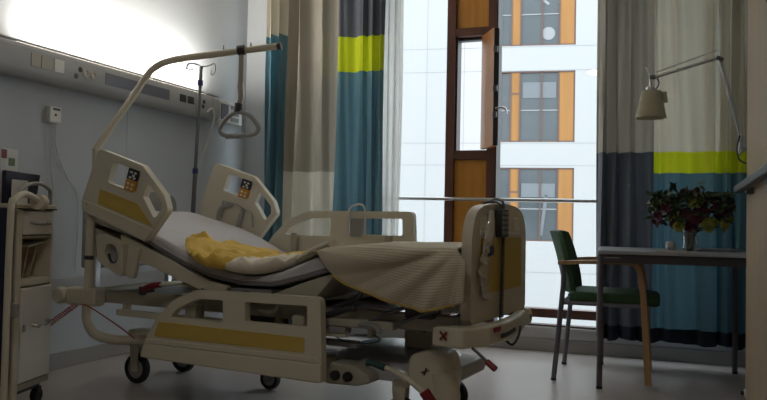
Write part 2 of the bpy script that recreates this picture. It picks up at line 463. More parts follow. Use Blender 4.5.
# ================================================================== LEFT WALL UNIT
hp = empty('headwall_panel', (XL,3.1,0), label='long grey supply panel with sockets and glowing uplight along left wall', cat='wall panel')
def pf(y): return y-3.1
bm = bmn()
prof = [(0,1.59),(.085,1.59),(.105,1.605),(.115,1.63),(.115,1.735),(.105,1.755),(.085,1.765),(.02,1.765),(0,1.765)]
plate(bm, [prof], pf(1.4), pf(4.84), lambda u,v,w: Vector((u,w,v)))
finish('body', bm, 'panel_grey', hp, bevel=.004)
bm = bmn(); box(bm, (.02,pf(3.02),1.765),(.07,pf(4.72),1.775)); finish('lamp_diffuser', bm, 'tube_glow', hp)
bm = bmn(); box(bm, (.085,pf(1.4),1.765),(.094,pf(4.84),1.777)); finish('lamp_lip', bm, 'panel_grey', hp, bevel=.002)
bm = bmn(); box(bm, (.115,pf(3.62),1.650),(.118,pf(4.23),1.718)); finish('dark_screen', bm, 'screen_dark', hp, bevel=.001)
for y0,y1,m in ((3.06,3.12,'cream_dark'),(3.13,3.20,'cream_dark'),(3.22,3.29,'white_plastic')):
    bm = bmn(); box(bm, (.115,pf(y0),1.650),(.119,pf(y1),1.72)); finish('switch', bm, m, hp, bevel=.001)
for y,z in ((3.385,1.655),(3.415,1.698),(4.62,1.665),(4.63,1.70)):
    bm = bmn(); lathe(bm, [(0,.118),(.014,.118),(.016,.114),(0,.114)], c=(0,pf(y),z), axis='X', seg=14); finish('black_outlet', bm, 'dark_plastic', hp)
for y in (3.455,3.515):
    bm = bmn(); lathe(bm, [(0,.116),(.014,.116),(.02,.122),(.024,.114),(0,.114)], c=(0,pf(y),1.682), axis='X', seg=14); finish('socket', bm, 'cream_plastic', hp)
for y in (4.345,4.435):
    bm = bmn(); box(bm, (.115,pf(y),1.662),(.119,pf(y+.07),1.712)); finish('data_socket', bm, 'dark_plastic', hp, bevel=.001)
for y in (4.53,4.74):
    bm = bmn(); box(bm, (.115,pf(y),1.60),(.117,pf(y+.004),1.75)); finish('seam', bm, 'grey_plastic', hp)
mon = empty('handset_dock', (XL,5.05,1.6), label='white wall unit with blue and grey keys at the far end of the supply panel', cat='wall unit')
bm = bmn(); box(bm, (0,-.17,0),(.06,.19,.165)); finish('housing', bm, 'white_plastic', mon, bevel=.01)
bm = bmn(); box(bm, (.06,-.12,.02),(.068,-.02,.14)); finish('blue_handset', bm, 'screen_dark', mon, bevel=.004)
for k in range(3):
    bm = bmn(); box(bm, (.06,.02,.02+.045*k),(.066,.13,.05+.045*k)); finish('key_block', bm, 'grey_plastic', mon, bevel=.002)
bm = bmn(); tube(bm, [(XL+.12,4.66,1.63),(XL+.135,4.70,1.66),(XL+.13,4.74,1.60),(XL+.10,4.72,1.45),(XL+.05,4.70,1.25),(XL+.03,4.68,1.0)], .008, 8, 6)
tag(finish('white_cable', bm, 'cord_white'), 'white cable hanging down from the far end of the supply panel', 'cable')
nc = empty('call_unit', (XL,3.325,1.43), label='small white nurse call box with red button on the wall under the panel', cat='call unit')
bm = bmn(); box(bm, (0,-.042,-.045),(.035,.042,.045)); finish('housing', bm, 'white_plastic', nc, bevel=.006)
bm = bmn(); box(bm, (.035,-.02,.025),(.038,.028,.037)); finish('slot', bm, 'dark_plastic', nc)
bm = bmn(); lathe(bm, [(0,.036),(.008,.036),(.009,.034),(0,.034)], axis='X', seg=12); finish('red_button', bm, 'red_plastic', nc)
for k,(dy,h,lab) in enumerate(((-.03,.62,'left cable of the two hanging under the call box'),(.02,.55,'right cable of the two hanging under the call box'))):
    bm = bmn(); y = 3.325+dy
    tube(bm, [(XL+.02,y,1.385),(XL+.015,y+.01,1.25),(XL+.018,y+.03+.06*k,1.1),(XL+.015,y+.05+.14*k,.95),(XL+.012,y+.03+.16*k,h)], .0035, 6, 6)
    tag(finish('call_cable', bm, 'cord_white'), 'thin pale '+lab, 'cable')

# ================================================================== BED
BO = Vector((-.77,2.85,0)); PH = math.radians(5.5)
bed = empty('hospital_bed', BO, PI-PH, 'cream adjustable hospital bed with yellow-striped side rails and raised back', 'hospital bed')
def BM(b): return b if b <= .3 else .3+(b-.3)*.87
def P(s,b,h): return Vector((s,-BM(b),h))
def sh(u,v,w): return P(u,w,v)        # plates standing lengthwise
def bh(u,v,w): return P(w,u,v)        # plates standing crosswise
def thing_at_bed(name, label, cat, s=0,b=0,h=0,dsh=0):
    """a thing lying on the bed: same heading, its own base point"""
    q = Matrix.Rotation(PI-PH,3,'Z') @ P(s,b,h)
    return empty(name, BO+q, PI-PH, label, cat), P(s+dsh,b,h)
def bbox_(name, s0,s1,b0,b1,h0,h1,m,bevel=.006,parent=None,rot=None,**k):
    bm = bmn(); box(bm, (min(s0,s1),-BM(max(b0,b1)),h0),(max(s0,s1),-BM(min(b0,b1)),h1), rot=rot); return finish(name, bm, m, parent or bed, bevel=bevel, **k)
def btube(name, pts, r, m, parent=None, seg=12, smooth=0, closed=False, flat=None):
    bm = bmn(); tube(bm, [P(*p) for p in pts], r, seg, smooth, closed, flat=flat); return finish(name, bm, m, parent or bed)

# --- side rails
def foot_rail(b0, b1, dh, name='foot_side_rail', face=-1):
    out = rounded([(.568,.208),(1.548,.222),(1.525,.30),(1.46,.405),(1.355,.50),(1.225,.553),(.585,.556)], [.02,.03,.2,.2,.2,.2,.03], 6)
    h1 = rounded([(1.375,.418),(1.335,.462),(1.22,.512),(1.078,.514),(1.078,.418)], [.008,.1,.1,.01,.01])
    h2 = rounded([(.962,.514),(.647,.518),(.645,.430),(.960,.430)], .01)
    sf = lambda L: [(p[0],p[1]+dh) for p in L]
    bm = bmn(); plate(bm, [sf(out), sf(h1)[::-1], sf(h2)[::-1]], b0, b1, sh)
    r = finish(name, bm, 'cream_plastic', bed, bevel=.008, seg=3)
    bf = b0-.003 if face < 0 else b1+.003
    lo, hi = sorted((bf, b0+.003 if face < 0 else b1-.003))
    bm = bmn(); plate(bm, [sf(rounded([(1.468,.325),(1.44,.395),(.655,.388),(.655,.325)], .01))], lo, hi, sh); finish('yellow_panel', bm, 'yellow_panel', r, bevel=.002)
    bm = bmn(); plate(bm, [sf([(1.52,.290),(1.505,.312),(.585,.312),(.575,.290)])], lo-.004 if face<0 else lo, hi if face<0 else hi+.004, sh); finish('ridge', bm, 'cream_plastic', r, bevel=.003)
    bm = bmn(); plate(bm, [sf(rounded([(.568,.212),(1.545,.225),(1.522,.288),(.57,.288)],.012))], lo-.008 if face<0 else lo, hi if face<0 else hi+.008, sh); finish('lower_skirt', bm, 'cream_plastic', r, bevel=.006)
    return r
nr = foot_rail(-.065,-.025,0)
for s in (.72,1.30):
    bbox_('rail_arm', s-.03,s+.03,-.02,.05,.28,.47,'cream_dark')
fr_ = foot_rail(.925,.965,.37, face=1)
for s in (.72,1.30): bbox_('rail_arm', s-.02,s+.02,.90,.93,.45,.80,'cream_dark')
# clip with a loop hooked over the far rail
def head_rail(b0, b1, face):
    out = rounded([(1.890,1.203),(1.602,1.115),(1.462,.975),(1.436,.905),(1.566,.752),(1.985,.893),(1.992,.95)], [.035,.05,.04,.03,.03,.03,.02], 6)
    h1 = rounded([(1.786,1.138),(1.612,1.080),(1.640,.985),(1.824,1.035)], .018)
    h2 = rounded([(1.563,1.036),(1.480,.945),(1.478,.905),(1.520,.862),(1.592,.966)], [.015,.02,.02,.015,.01])
    bm = bmn(); plate(bm, [out, h1[::-1], h2[::-1]], b0, b1, sh)
    r = finish('head_side_rail', bm, 'cream_plastic', bed, bevel=.009, seg=3)
    s_ = -1 if face < 0 else 1
    fb = b0 if face < 0 else b1
    lo, hi = sorted((fb-.003*s_*-1 if False else fb+.003*s_, fb-.01*s_))
    return r, fb, s_
r, fb, s_ = head_rail(-.03,.008,-1)
def onface(name, poly, par, fb, s_, m, d=.003, inn=.006, rad=.004, bev=.0015):
    lo, hi = sorted((fb+d*s_, fb-inn*s_)); bm = bmn(); plate(bm, [rounded(poly, rad)], lo, hi, sh); return finish(name, bm, m, par, bevel=bev)
onface('yellow_panel', [(1.872,1.004),(1.625,.935),(1.522,.825),(1.880,.932)], r, fb, s_, 'yellow_panel')
onface('lower_band', [(1.985,.950),(1.890,.925),(1.520,.812),(1.566,.757),(1.982,.897)], r, fb, s_, 'cream_plastic', d=.010, bev=.004)
def keypads(par, fb, s_):
    for face in (1,-1):
        f0 = fb if face == 1 else fb-.04*s_
        ss = s_*face
        onface('keypad_top', [(1.680,1.106),(1.612,1.086),(1.630,1.036),(1.696,1.054)], par, f0, ss, 'navy', d=.006, inn=.0)
        onface('keypad_bottom', [(1.696,1.053),(1.631,1.035),(1.648,.984),(1.712,1.000)], par, f0, ss, 'amber_key', d=.006, inn=.0)
        bm = bmn()
        for (s,h) in ((1.663,1.083),(1.638,1.076),(1.650,1.065),(1.671,1.058),(1.645,1.052),(1.683,1.030),(1.656,1.022),(1.688,1.010),(1.662,1.003)):
            lo, hi = sorted((f0+.006*ss, f0+.008*ss)); plate(bm, [[(s-.007,h-.006),(s+.007,h-.004),(s+.006,h+.006),(s-.008,h+.004)]], lo, hi, sh)
        finish('keys', bm, 'white_plastic', par, weld=False)
keypads(r, fb, s_)
bm = bmn(); plate(bm, [[(1.955,.925),(1.935,.919),(1.948,.94)]], fb-.0125, fb-.009, sh); finish('warning_mark', bm, 'yellow_panel', r)
r2, fb2, s2 = head_rail(.94,.98,1)
keypads(r2, fb2, s2)
# bracket loop on inner face of the far head rail
btube('rail_bracket', [(1.83,.930,.88),(1.81,.925,.975),(1.70,.92,.955),(1.60,.92,.905),(1.60,.93,.82)], .006, 'steel', r2, 8)
btube('grey_strap', [(1.74,.925,.955),(1.82,.92,.93),(1.84,.915,.86)], .014, 'grey_plastic', r2, 8, 5, flat=(1,.3))
btube('grey_strap', [(1.66,.925,.935),(1.68,.92,.88),(1.70,.915,.80)], .014, 'grey_plastic', r2, 8, 5, flat=(1,.3))

# --- head board and foot board
bm = bmn(); plate(bm, [rounded([(.08,.60),(.82,.60),(.82,.99),(.70,1.015),(.20,1.015),(.08,.99)], [.02,.02,.08,.1,.1,.08])], 2.075, 2.11, bh)
hb = finish('headboard', bm, 'grey_plastic', bed, bevel=.008)
bm = bmn()
top_ = cr([(.055,.60,0),(.055,.72,0),(.058,.80,0),(.075,.865,0),(.115,.915,0),(.19,.942,0),(.32,.955,0),(.47,.960,0),(.62,.955,0),(.74,.942,0),(.82,.915,0),(.865,.865,0),(.882,.80,0),(.885,.72,0),(.885,.60,0)], 4)
out = [(.075,.475),(.055,.495)]+[(p.x,p.y) for p in top_]+[(.885,.495),(.865,.475)]
hole = rounded([(.150,.903),(.262,.908),(.262,.842),(.150,.838)], .008)
hole2 = rounded([(.66,.905),(.76,.900),(.76,.842),(.66,.845)], .008)
plate(bm, [out, hole[::-1], hole2[::-1]], -.020, .022, bh)
fbrd = finish('footboard', bm, 'cream_plastic', bed, bevel=.012, seg=3)
bm = bmn(); plate(bm, [rounded([(.15,.585),(.15,.812),(.79,.812),(.79,.585)], .02)], -.023, -.016, bh); finish('yellow_panel', bm, 'yellow_panel', fbrd, bevel=.002)
bm = bmn(); plate(bm, [rounded([(.15,.824),(.15,.836),(.76,.836),(.76,.824)], .004)], -.024, -.016, bh); finish('handle_lip', bm, 'white_plastic', fbrd, bevel=.002)
# --- mattress platform
bm = bmn(); plate(bm, [rounded([(2.03,.835),(1.62,.71),(1.215,.575),(1.125,.565),(1.11,.545),(1.21,.528),(1.60,.648),(2.02,.77)],.01)], .02, .88, sh)
bp = finish('back_section', bm, 'cream_dark', bed, bevel=.008)
bm = bmn(); plate(bm, [rounded([(1.76,.79),(1.62,.742),(1.21,.588),(1.10,.570),(1.115,.545),(1.21,.530),(1.60,.652),(1.72,.69)],.012)], -.005, .02, sh); finish('side_cover', bm, 'cream_plastic', bp, bevel=.006)
bm = bmn(); plate(bm, [rounded([(1.105,.562),(.885,.565),(.885,.535),(1.105,.535)],.005)], .02, .88, sh); finish('seat_section', bm, 'grey_plastic', bed, bevel=.004)
bm = bmn(); plate(bm, [rounded([(.875,.545),(.735,.598),(.575,.650),(.565,.635),(.645,.545),(.70,.525),(.86,.525)],.01)], .0, .88, sh)
tp = finish('thigh_section', bm, 'cream_dark', bed, bevel=.006)
bm = bmn(); plate(bm, [rounded([(.56,.655),(.05,.655),(.05,.628),(.55,.628)],.005)], .04, .86, sh); finish('leg_section', bm, 'grey_plastic', bed, bevel=.004)
btube('leg_prop', [(.62,.10,.50),(.50,.10,.545),(.45,.10,.63)], .012, 'steel_dark'); btube('leg_prop', [(.62,.80,.50),(.50,.80,.545),(.45,.80,.63)], .012, 'steel_dark')
btube('actuator', [(.90,.30,.47),(.60,.33,.50),(.48,.35,.53)], .022, 'dark_plastic'); btube('actuator', [(1.1,.55,.40),(1.5,.5,.50),(1.7,.48,.66)], .025, 'dark_plastic')
# --- main frame
bbox_('frame_beam', .06,1.985,.09,.14,.435,.500,'cream_dark'); bbox_('frame_beam', .06,1.985,.76,.81,.435,.500,'cream_dark')
for s in (.10,.62,1.05,1.50,1.93): bbox_('cross_beam', s-.02,s+.02,.12,.78,.44,.49,'grey_plastic')
bbox_('equipment_rail', .52,1.81,.035,.065,.385,.415,'cream_plastic',.004)
for k,s in enumerate((.42,.88,1.35,1.78)): bbox_('rail_support', s-.012,s+.012,.06,.10,.39,.45,'cream_dark',.003)
bbox_('control_box', .95,1.22,.25,.62,.36,.45,'dark_plastic',.01); bbox_('junction_cover', .66,.86,.16,.5,.395,.47,'grey_plastic',.012)
bbox_('steel_tray', .20,.60,.15,.75,.505,.515,'steel',.002)
for a,b in (((.30,.12,.52),(.13,.5,.53)),((.52,.12,.46),(.20,.12,.43))): btube('link_rod', [a,b], .010, 'steel_dark')
bbox_('side_bracket', .30,.62,.03,.075,.43,.465,'cream_dark',.008)
btube('bracket_latch', [(.45,.02,.452),(.38,.02,.447),(.35,.02,.425)], .010, 'grey_plastic', None, 8, 4)
btube('lifting_arm', [(.66,.05,.46),(.60,.04,.475),(.52,.035,.505),(.475,.035,.512)], .015, 'dark_plastic', None, 12, 3)
btube('lifting_arm', [(.64,.10,.49),(.56,.10,.50),(.46,.11,.50)], .011, 'steel', None, 12)
btube('link_rod', [(.42,.04,.455),(.34,.05,.50),(.26,.06,.525)], .008, 'steel_dark'); btube('link_rod', [(.30,.04,.45),(.20,.05,.50),(.12,.06,.525)], .008, 'steel_dark')
btube('loose_cable', [(.60,.05,.40),(.52,.03,.372),(.42,.03,.372),(.37,.05,.385),(.40,.07,.40),(.50,.08,.395)], .003, 'dark_plastic', None, 6, 5)
bbox_('steel_bracket', .30,.50,.10,.30,.505,.512,'steel',.002); bbox_('hinge_block', .52,.60,.03,.09,.40,.43,'grey_plastic',.006)
bbox_('valve_block', .14,.26,.05,.16,.485,.53,'dark_plastic',.008); bbox_('lower_rail', .50,1.05,.10,.14,.335,.362,'grey_plastic',.005)
# --- undercarriage at the foot
bm = bmn(); plate(bm, [rounded([(.26,.36),(.40,.36),(.40,.52),(.26,.52)],.02)], .18, .50, lambda u,v,w: P(u,v,w)); finish('lift_column', bm, 'cream_dark', bed, bevel=.006)
bm = bmn(); plate(bm, [rounded([(.26,.40),(.39,.40),(.39,.50),(.26,.50)],.02)], .16, .36, lambda u,v,w: P(u,v,w))
finish('column_sleeve', bm, 'shell_grey', bed, bevel=.004)
def shell(name, cs, cb, rs, rb, h0, h1, m, e=.7, tilt=0):
    bm = bmn(); nu, nv = 28, 9; rows = []
    for j in range(nv+1):
        t = j/nv*PI/2; r = []
        for i in range(nu):
            a = 2*PI*i/nu
            ca, sa = math.cos(a), math.sin(a)
            q = (math.cos(t))**e if j < nv else 0
            s = cs + rs*q*abs(ca)**.75*(1 if ca>0 else -1); b = cb + rb*q*abs(sa)**.75*(1 if sa>0 else -1)
            h = h0 + (h1-h0)*math.sin(t)**.9 + tilt*(s-cs)
            r.append(bm.verts.new(P(s,b,h)))
        rows.append(r)
    for a, b in zip(rows, rows[1:]):
        for i in range(nu): bm.faces.new((a[i],a[(i+1)%nu],b[(i+1)%nu],b[i]))
    bm.faces.new(rows[0][::-1])
    return finish(name, bm, m, bed, angle=60)
shell('base_cover', .46, .46, .30, .32, .205, .322, 'shell_grey', e=.6)
bbox_('base_beam', .10,.75,.22,.66,.20,.27,'cream_dark',.02)
bbox_('base_spine', .70,1.95,.38,.52,.17,.25,'grey_plastic',.015)
# motor housing with two round black knobs
bm = bmn(); plate(bm, [rounded([(.66,.20),(.655,.235),(.60,.275),(.50,.27),(.42,.235),(.41,.205),(.48,.185),(.62,.18)],.02)], .06, .22, sh); mh = finish('motor_housing', bm, 'cream_dark', bed, bevel=.01)
for s in (.575,.515):
    bm = bmn(); lathe(bm, [(0,-.02),(.018,-.02),(.021,-.014),(.021,0),(0,0)], c=P(s,.06,.222)+Vector((0,0,0)), axis='Y', seg=18, R=Matrix.Rotation(PI,3,'Z')); finish('knob', bm, 'black_rubber', mh)
# foot hoods over the castors
def hood(b0, b1, nm='castor_hood'):
    bm = bmn(); plate(bm, [rounded([(.285,.26),(.27,.325),(.18,.355),(.105,.345),(.085,.26),(.095,.165),(.14,.15),(.27,.20)], [.03,.04,.1,.05,.05,.03,.02,.02])], b0, b1, sh)
    return finish(nm, bm, 'cream_plastic', bed, bevel=.018, seg=3)
hd = hood(.13,.27)
bm = bmn(); plate(bm, [[(.205,.25),(.195,.28),(.188,.28),(.198,.25)]], .126,.13, sh); plate(bm, [[(.215,.262),(.180,.274),(.180,.269),(.212,.257)]], .126,.13, sh); finish('printed_mark', bm, 'dark_plastic', hd, weld=False)
btube('hood_ring', [(.135,.17,.265),(.12,.17,.20),(.115,.17,.12)], .055, 'cream_plastic', hd, 20)
bbox_('hood_leg', .145,.175,.22,.26,.10,.24,'cream_dark',.01)
def castor(s, b, r=.075, m='cream_plastic', name='castor', top=.22):
    q = P(s,b,0)
    bm = bmn(); lathe(bm, [(.0,-.016),(r*.62,-.016),(r*.66,-.012),(r*.66,.012),(r*.62,.016),(0,.016)], c=q+Vector((0,0,r)), axis='Y', seg=24); c = finish(name, bm, 'grey_plastic', bed)
    bm = bmn(); lathe(bm, [(r*.66,-.016),(r*.93,-.018),(r,-.010),(r,.010),(r*.93,.018),(r*.66,.016),(r*.66,-.016)], c=q+Vector((0,0,r)), axis='Y', seg=28); finish('tyre', bm, 'black_rubber', c)
    bm = bmn()
    for sg in (-1,1): 
        plate(bm, [rounded([(s-.018,r*.8),(s+.022,r*.8),(s+.035,top-.04),(s+.035,top),(s-.025,top),(s-.025,top-.04)],.01)], b+sg*.021-.003, b+sg*.021+.003, sh)
    box(bm, (s-.025,-b-.024,top-.03),(s+.035,-b+.024,top)); finish('fork', bm, m, c, weld=False, bevel=.002)
    return c
castor(1.905,.29,.078); castor(1.905,.70,.078)
castor(.30,.13,.075); castor(.26,.645,.075)
castor(1.232,.567,.055,'grey_plastic','steering_wheel_castor',.17)
bbox_('wheel_block', 1.60,1.93,.24,.34,.215,.285,'cream_plastic',.01); bbox_('wheel_block', 1.60,1.93,.65,.75,.215,.285,'cream_plastic',.01)
bbox_('wheel_axle_beam', 1.64,1.74,.30,.70,.20,.27,'grey_plastic',.01)
bbox_('lower_cover', 1.30,1.62,.30,.62,.13,.21,'shell_grey',.02)
# --- foot bumper beam with X mark
bm = bmn()
out = [P(.115,-.01,0), P(-.02,-.03,0), P(-.085,.10,0), P(-.105,.28,0), P(-.085,.55,0), P(-.045,.80,0), P(.0,.80,0), P(-.035,.55,0), P(-.05,.28,0), P(-.03,.12,0), P(.02,.05,0), P(.115,.05,0)]
plate(bm, [rounded([(p.x,p.y) for p in out], .02)], .395, .475, lambda u,v,w: Vector((u,v,w)))
fbm = finish('foot_bumper', bm, 'cream_plastic', bed, bevel=.012, seg=3)
bm = bmn()
for a in (.8,-.8):
    box(bm, (.018,.0285,.436),(.062,.0305,.444), rot=Matrix.Rotation(a,3,'Y'))
xm = finish('red_cross_mark', bm, 'red_plastic', fbm, weld=False)
xm.location = P(.015,-.01,0) + Vector((0,-.008,0)); xm.rotation_euler = (0,0,-.15)
btube('slot', [(-.1005,.20,.425),(-.1045,.28,.425),(-.099,.40,.43)], .010, 'dark_plastic', fbm, 8, 3, flat=(1,.4))
btube('red_label', [(-.092,.13,.455),(-.098,.19,.455)], .010, 'red_plastic', fbm, 8, flat=(1,.3))
bm = bmn(); lathe(bm, [(0,-.03),(.034,-.03),(.040,-.02),(.040,.02),(.034,.03),(0,.03)], c=P(-.02,.87,.44), axis='X', seg=20); rl = finish('bumper_roller', bm, 'cream_plastic', bed)
bm = bmn(); lathe(bm, [(0,-.033),(.010,-.033),(.012,-.029),(0,-.029)], c=P(-.02,.87,.44), axis='X', seg=12); finish('roller_bolt', bm, 'steel_dark', rl)
lv = btube('tilt_lever', [(-.05,.0,.40),(-.10,-.02,.372),(-.125,-.03,.355)], .006, 'steel_dark', None, 8)
btube('lever_tip', [(-.118,-.028,.36),(-.135,-.034,.350),(-.155,-.04,.338)], .012, 'red_plastic', lv, 10)
# --- pedal
pd = btube('brake_pedal', [(.34,-.02,.303),(.28,-.03,.290),(.20,-.035,.262),(.13,-.035,.215),(.11,-.02,.19)], .011, 'cream_plastic', None, 10, 4)
btube('pedal_grip', [(.385,-.015,.303),(.36,-.02,.306),(.30,-.03,.295)], .017, 'green_rubber', pd, 12, 3, flat=(.8,1.1))
btube('pedal_end', [(.13,-.037,.225),(.09,-.03,.17)], .022, 'red_plastic', pd, 10)
# --- lower head assembly: upright post, curved tube, handset box
btube('corner_post', [(1.96,.0,.88),(1.965,.0,.45)], .020, 'cream_plastic'); btube('post_ring', [(1.964,.0,.675),(1.965,.0,.655)], .024, 'dark_plastic')
bbox_('post_bracket', 1.90,2.10,-.02,.06,.425,.515,'cream_plastic',.015)
btube('curved_bumper', [(1.965,.0,.45),(1.97,.005,.36),(1.94,.03,.285),(1.87,.09,.255),(1.80,.16,.25),(1.72,.24,.25)], .024, 'cream_plastic', None, 14, 5)
bm = bmn(); lathe(bm, [(0,-.025),(.034,-.025),(.042,-.015),(.042,.015),(.034,.025),(0,.025)], c=P(2.125,-.02,.47), seg=20, axis='Y'); finish('bumper_roller', bm, 'cream_plastic', bed)
bm = bmn(); lathe(bm, [(0,-.025),(.034,-.025),(.042,-.015),(.042,.015),(.034,.025),(0,.025)], c=P(2.12,.90,.47), seg=20, axis='Y'); finish('bumper_roller', bm, 'cream_plastic', bed)
bbox_('head_cross_beam', 2.03,2.08,.02,.88,.44,.50,'cream_plastic',.01)
for b in (.15,.75): bbox_('headboard_post', 2.06,2.09,b-.02,b+.02,.46,.66,'steel')
bm = bmn(); plate(bm, [rounded([(1.875,.79),(1.700,.745),(1.690,.600),(1.715,.585),(1.860,.655)],.02), rounded([(1.80,.745),(1.745,.730),(1.722,.685),(1.735,.645),(1.775,.645),(1.815,.69)],.025)[::-1]], -.045, .0, sh)
hx = finish('handset_box', bm, 'cream_plastic', bed, bevel=.008)
bbox_('box_back', 1.72,1.82,-.012,-.004,.64,.75,'shell_grey',.002,parent=hx)
btube('box_ring', [(1.80,-.03,.69),(1.785,-.03,.655),(1.76,-.03,.645),(1.735,-.03,.665),(1.73,-.03,.69)], .007, 'dark_plastic', hx, 8, 4)
bm = bmn(); lathe(bm, [(0,-.006),(.006,0),(0,.006)], c=P(1.768,-.046,.648), seg=10); finish('box_lock', bm, 'steel', hx)
bm = bmn(); plate(bm, [rounded([(1.672,.742),(1.605,.722),(1.640,.575),(1.690,.590)],.015)], -.035, -.0, sh); finish('latch_cover', bm, 'cream_plastic', bed, bevel=.008)
btube('release_handle', [(1.62,.02,.525),(1.56,.0,.545),(1.50,-.0,.555)], .014, 'red_plastic', None, 10, 3)
btube('handle_stem', [(1.50,.0,.555),(1.42,.03,.56),(1.36,.06,.55)], .006, 'cream_plastic', None, 8, 3)
bbox_('beam_clamp', 1.67,1.70,.07,.15,.49,.53,'dark_plastic',.004)
btube('side_cable', [(1.60,.0,.735),(1.45,.0,.69),(1.30,.0,.62),(1.22,.0,.58)], .004, 'dark_plastic', None, 6, 4)
btube('under_cable', [(1.25,.0,.55),(1.1,-.005,.535),(1.0,.0,.55),(.92,0,.53),(.85,.01,.545)], .006, 'dark_plastic', None, 6, 5)
# --- lifting pole
lp = btube('lifting_pole', [(1.985,.04,.50),(1.985,.045,1.15),(1.98,.05,1.22),(1.90,.18,1.47),(1.86,.24,1.595),(1.82,.27,1.655),(1.74,.31,1.693),(1.56,.42,1.728),(1.215,.55,1.768)], .0175, 'cream_plastic', None, 14, 5)
btube('pole_end', [(1.225,.546,1.768),(1.205,.553,1.770)], .020, 'dark_plastic', lp, 14)
for s in (1.50,1.36,1.27): btube('pole_stud', [(s,.55-(s-1.215)*.38,1.764-.11*(s-1.215)),(s,.55-(s-1.215)*.38,1.806-.11*(s-1.215))], .004, 'steel', lp, 6)

# ------------------------------------------------------------------ mattress (lies on the bed)
mt, mo = thing_at_bed('mattress', 'grey-mauve mattress with fitted sheet on the hospital bed, back raised', 'mattress', 1.0,.45,.57)
def PM(mo): return lambda u,v,w: P(u,w,v)-mo
low = [(2.02,.845),(1.606,.745),(1.40,.660),(1.216,.597),(1.037,.573),(.871,.576),(.713,.618),(.56,.662),(.35,.660),(.06,.658)]
def mlow(s):
    if s >= low[0][0]: return low[0][1]
    for (a,ha),(b,hb_) in zip(low, low[1:]):
        if b <= s <= a: return ha+(hb_-ha)*(a-s)/(a-b)
    return low[-1][1]
def TH(s): return .092 if s < .60 else (.046 if s > .95 else .092-.046*(s-.60)/.35)
def mtop(s):
    n = 5
    return sum(mlow(s+.03*(k-2)) for k in range(n))/n + TH(s) + (.02 if s > 1.5 else .02*max(0,(s-1.1)/.4))
ss = [2.04-.04*i for i in range(51)]
bm = bmn()
prof = [(s, mlow(s)+.002) for s in ss] + [(s, mtop(s)) for s in reversed(ss)]
plate(bm, [prof], .015, .885, PM(mo))
mb = finish('cover', bm, 'sheet_mauve', mt, bevel=.022, seg=4, angle=50)
bm = bmn(); plate(bm, [[(s, mlow(s)+.004) for s in ss if s < 1.66]+[(s, mlow(s)+.024) for s in reversed(ss) if s < 1.66]], .010, .030, PM(mo)); finish('side_panel', bm, 'mattress_side', mt, bevel=.004)
btube('piping', [P(s,.012,mlow(s)+.058) - Vector((0,0,0)) for s in []] or [(0,0,0),(0,0,.001)], .0001, 'sheet_mauve') if False else None
bm = bmn(); tube(bm, [P(s,.012,mlow(s)+.027)-mo for s in ss if s < 1.66], .004, 6); finish('piping', bm, 'sheet_mauve', mt)

def grid_sheet(name, fn, nu, nv, m, parent=None, solid=.006, subs=1, closed=False):
    bm = bmn(); uvl = bm.loops.layers.uv.new('UVMap'); g = [[bm.verts.new(fn(i/nu, j/nv)) for j in range(nv+1)] for i in range(nu+1)]
    for i in range(nu):
        for j in range(nv):
            f = bm.faces.new((g[i][j],g[i+1][j],g[i+1][j+1],g[i][j+1]))
            for lp, (a, b) in zip(f.loops, ((i,j),(i+1,j),(i+1,j+1),(i,j+1))): lp[uvl].uv = (a/nu, b/nv)
    return finish(name, bm, m, parent, solid=solid, subs=subs, weld=False, angle=180, normals=False)
# ------------------------------------------------------------------ blanket
bk, ko = thing_at_bed('blanket', 'beige finely striped blanket draped over the foot of the hospital bed', 'blanket', .4,.45,.77)
def lerp(a, b, t): return a+(b-a)*t
def pw(tab, x):
    if x <= tab[0][0]: return tab[0][1]
    for (a,va),(b,vb) in zip(tab, tab[1:]):
        if x <= b: return va+(vb-va)*(x-a)/(b-a)
    return tab[-1][1]
hem = [(-.035,.575),(.025,.560),(.08,.545),(.14,.533),(.20,.540),(.27,.556),(.37,.582),(.47,.612),(.54,.655),(.60,.705),(.66,.745),(.9,.80)]
def blanket(u, v):
    # u along the bed from the footboard to the head, v across from the near hem to the far side
    smax = lerp(.60, 1.02, min(1, v*1.1)) if v > .28 else lerp(.60,.70,v/.28)
    s = lerp(pw([(0,-.035),(.24,-.030),(.32,.03),(1,.03)],v), smax, u)
    top = mtop(s)+.016
    hh = min(pw(hem, s), top-.004)
    drop = top-hh
    if v < .30:
        t = v/.30; k = 1-t
        h = top - drop*k**1.0
        m_ = min(1, drop/.12)
        b = .012 - .020*min(1, k*4)
        # long folds running from the top corner by the footboard down to the lowered left hem
        a1 = math.atan2(.80-h, s+.02)           # angle seen from that corner
        rr_ = math.hypot(.80-h, s+.02)
        fold = abs(math.sin(a1*6.5+.6))**.7 + .35*abs(math.sin(a1*15+rr_*4))
        b -= .044*m_*min(1,rr_/.18)*(fold-.5) + .012*m_
        # sag fold near the lower right, and a light sideways swell
        b -= .022*m_*math.exp(-((s-.10)/.06)**2)*math.exp(-((k-.75)/.25)**2)
        b -= .016*m_*k*math.sin(s*13+1)
    elif v < .90:
        t = (v-.30)/.60
        b = lerp(.012,.895,t); h = top + .006*math.sin(b*9+s*6) + .004*math.sin(s*21+b*13)
        h -= .02*math.exp(-t*12)*0
    else:
        t = (v-.90)/.10
        b = .905+.01*t; h = top-.12*t
    if u > .94 and v > .12: h += .012*math.sin((u-.94)/.06*PI/2)
    return P(s,b,h)-ko
grid_sheet('blanket_cloth', blanket, 44, 72, 'blanket', bk, .010, 1)
bm = bmn()
tube(bm, [blanket(u, .0)+Vector((0,.004,-.002)) for u in [.06+.03*i for i in range(29)]], .0055, 6); finish('yellow_hem', bm, 'blanket_hem', bk)
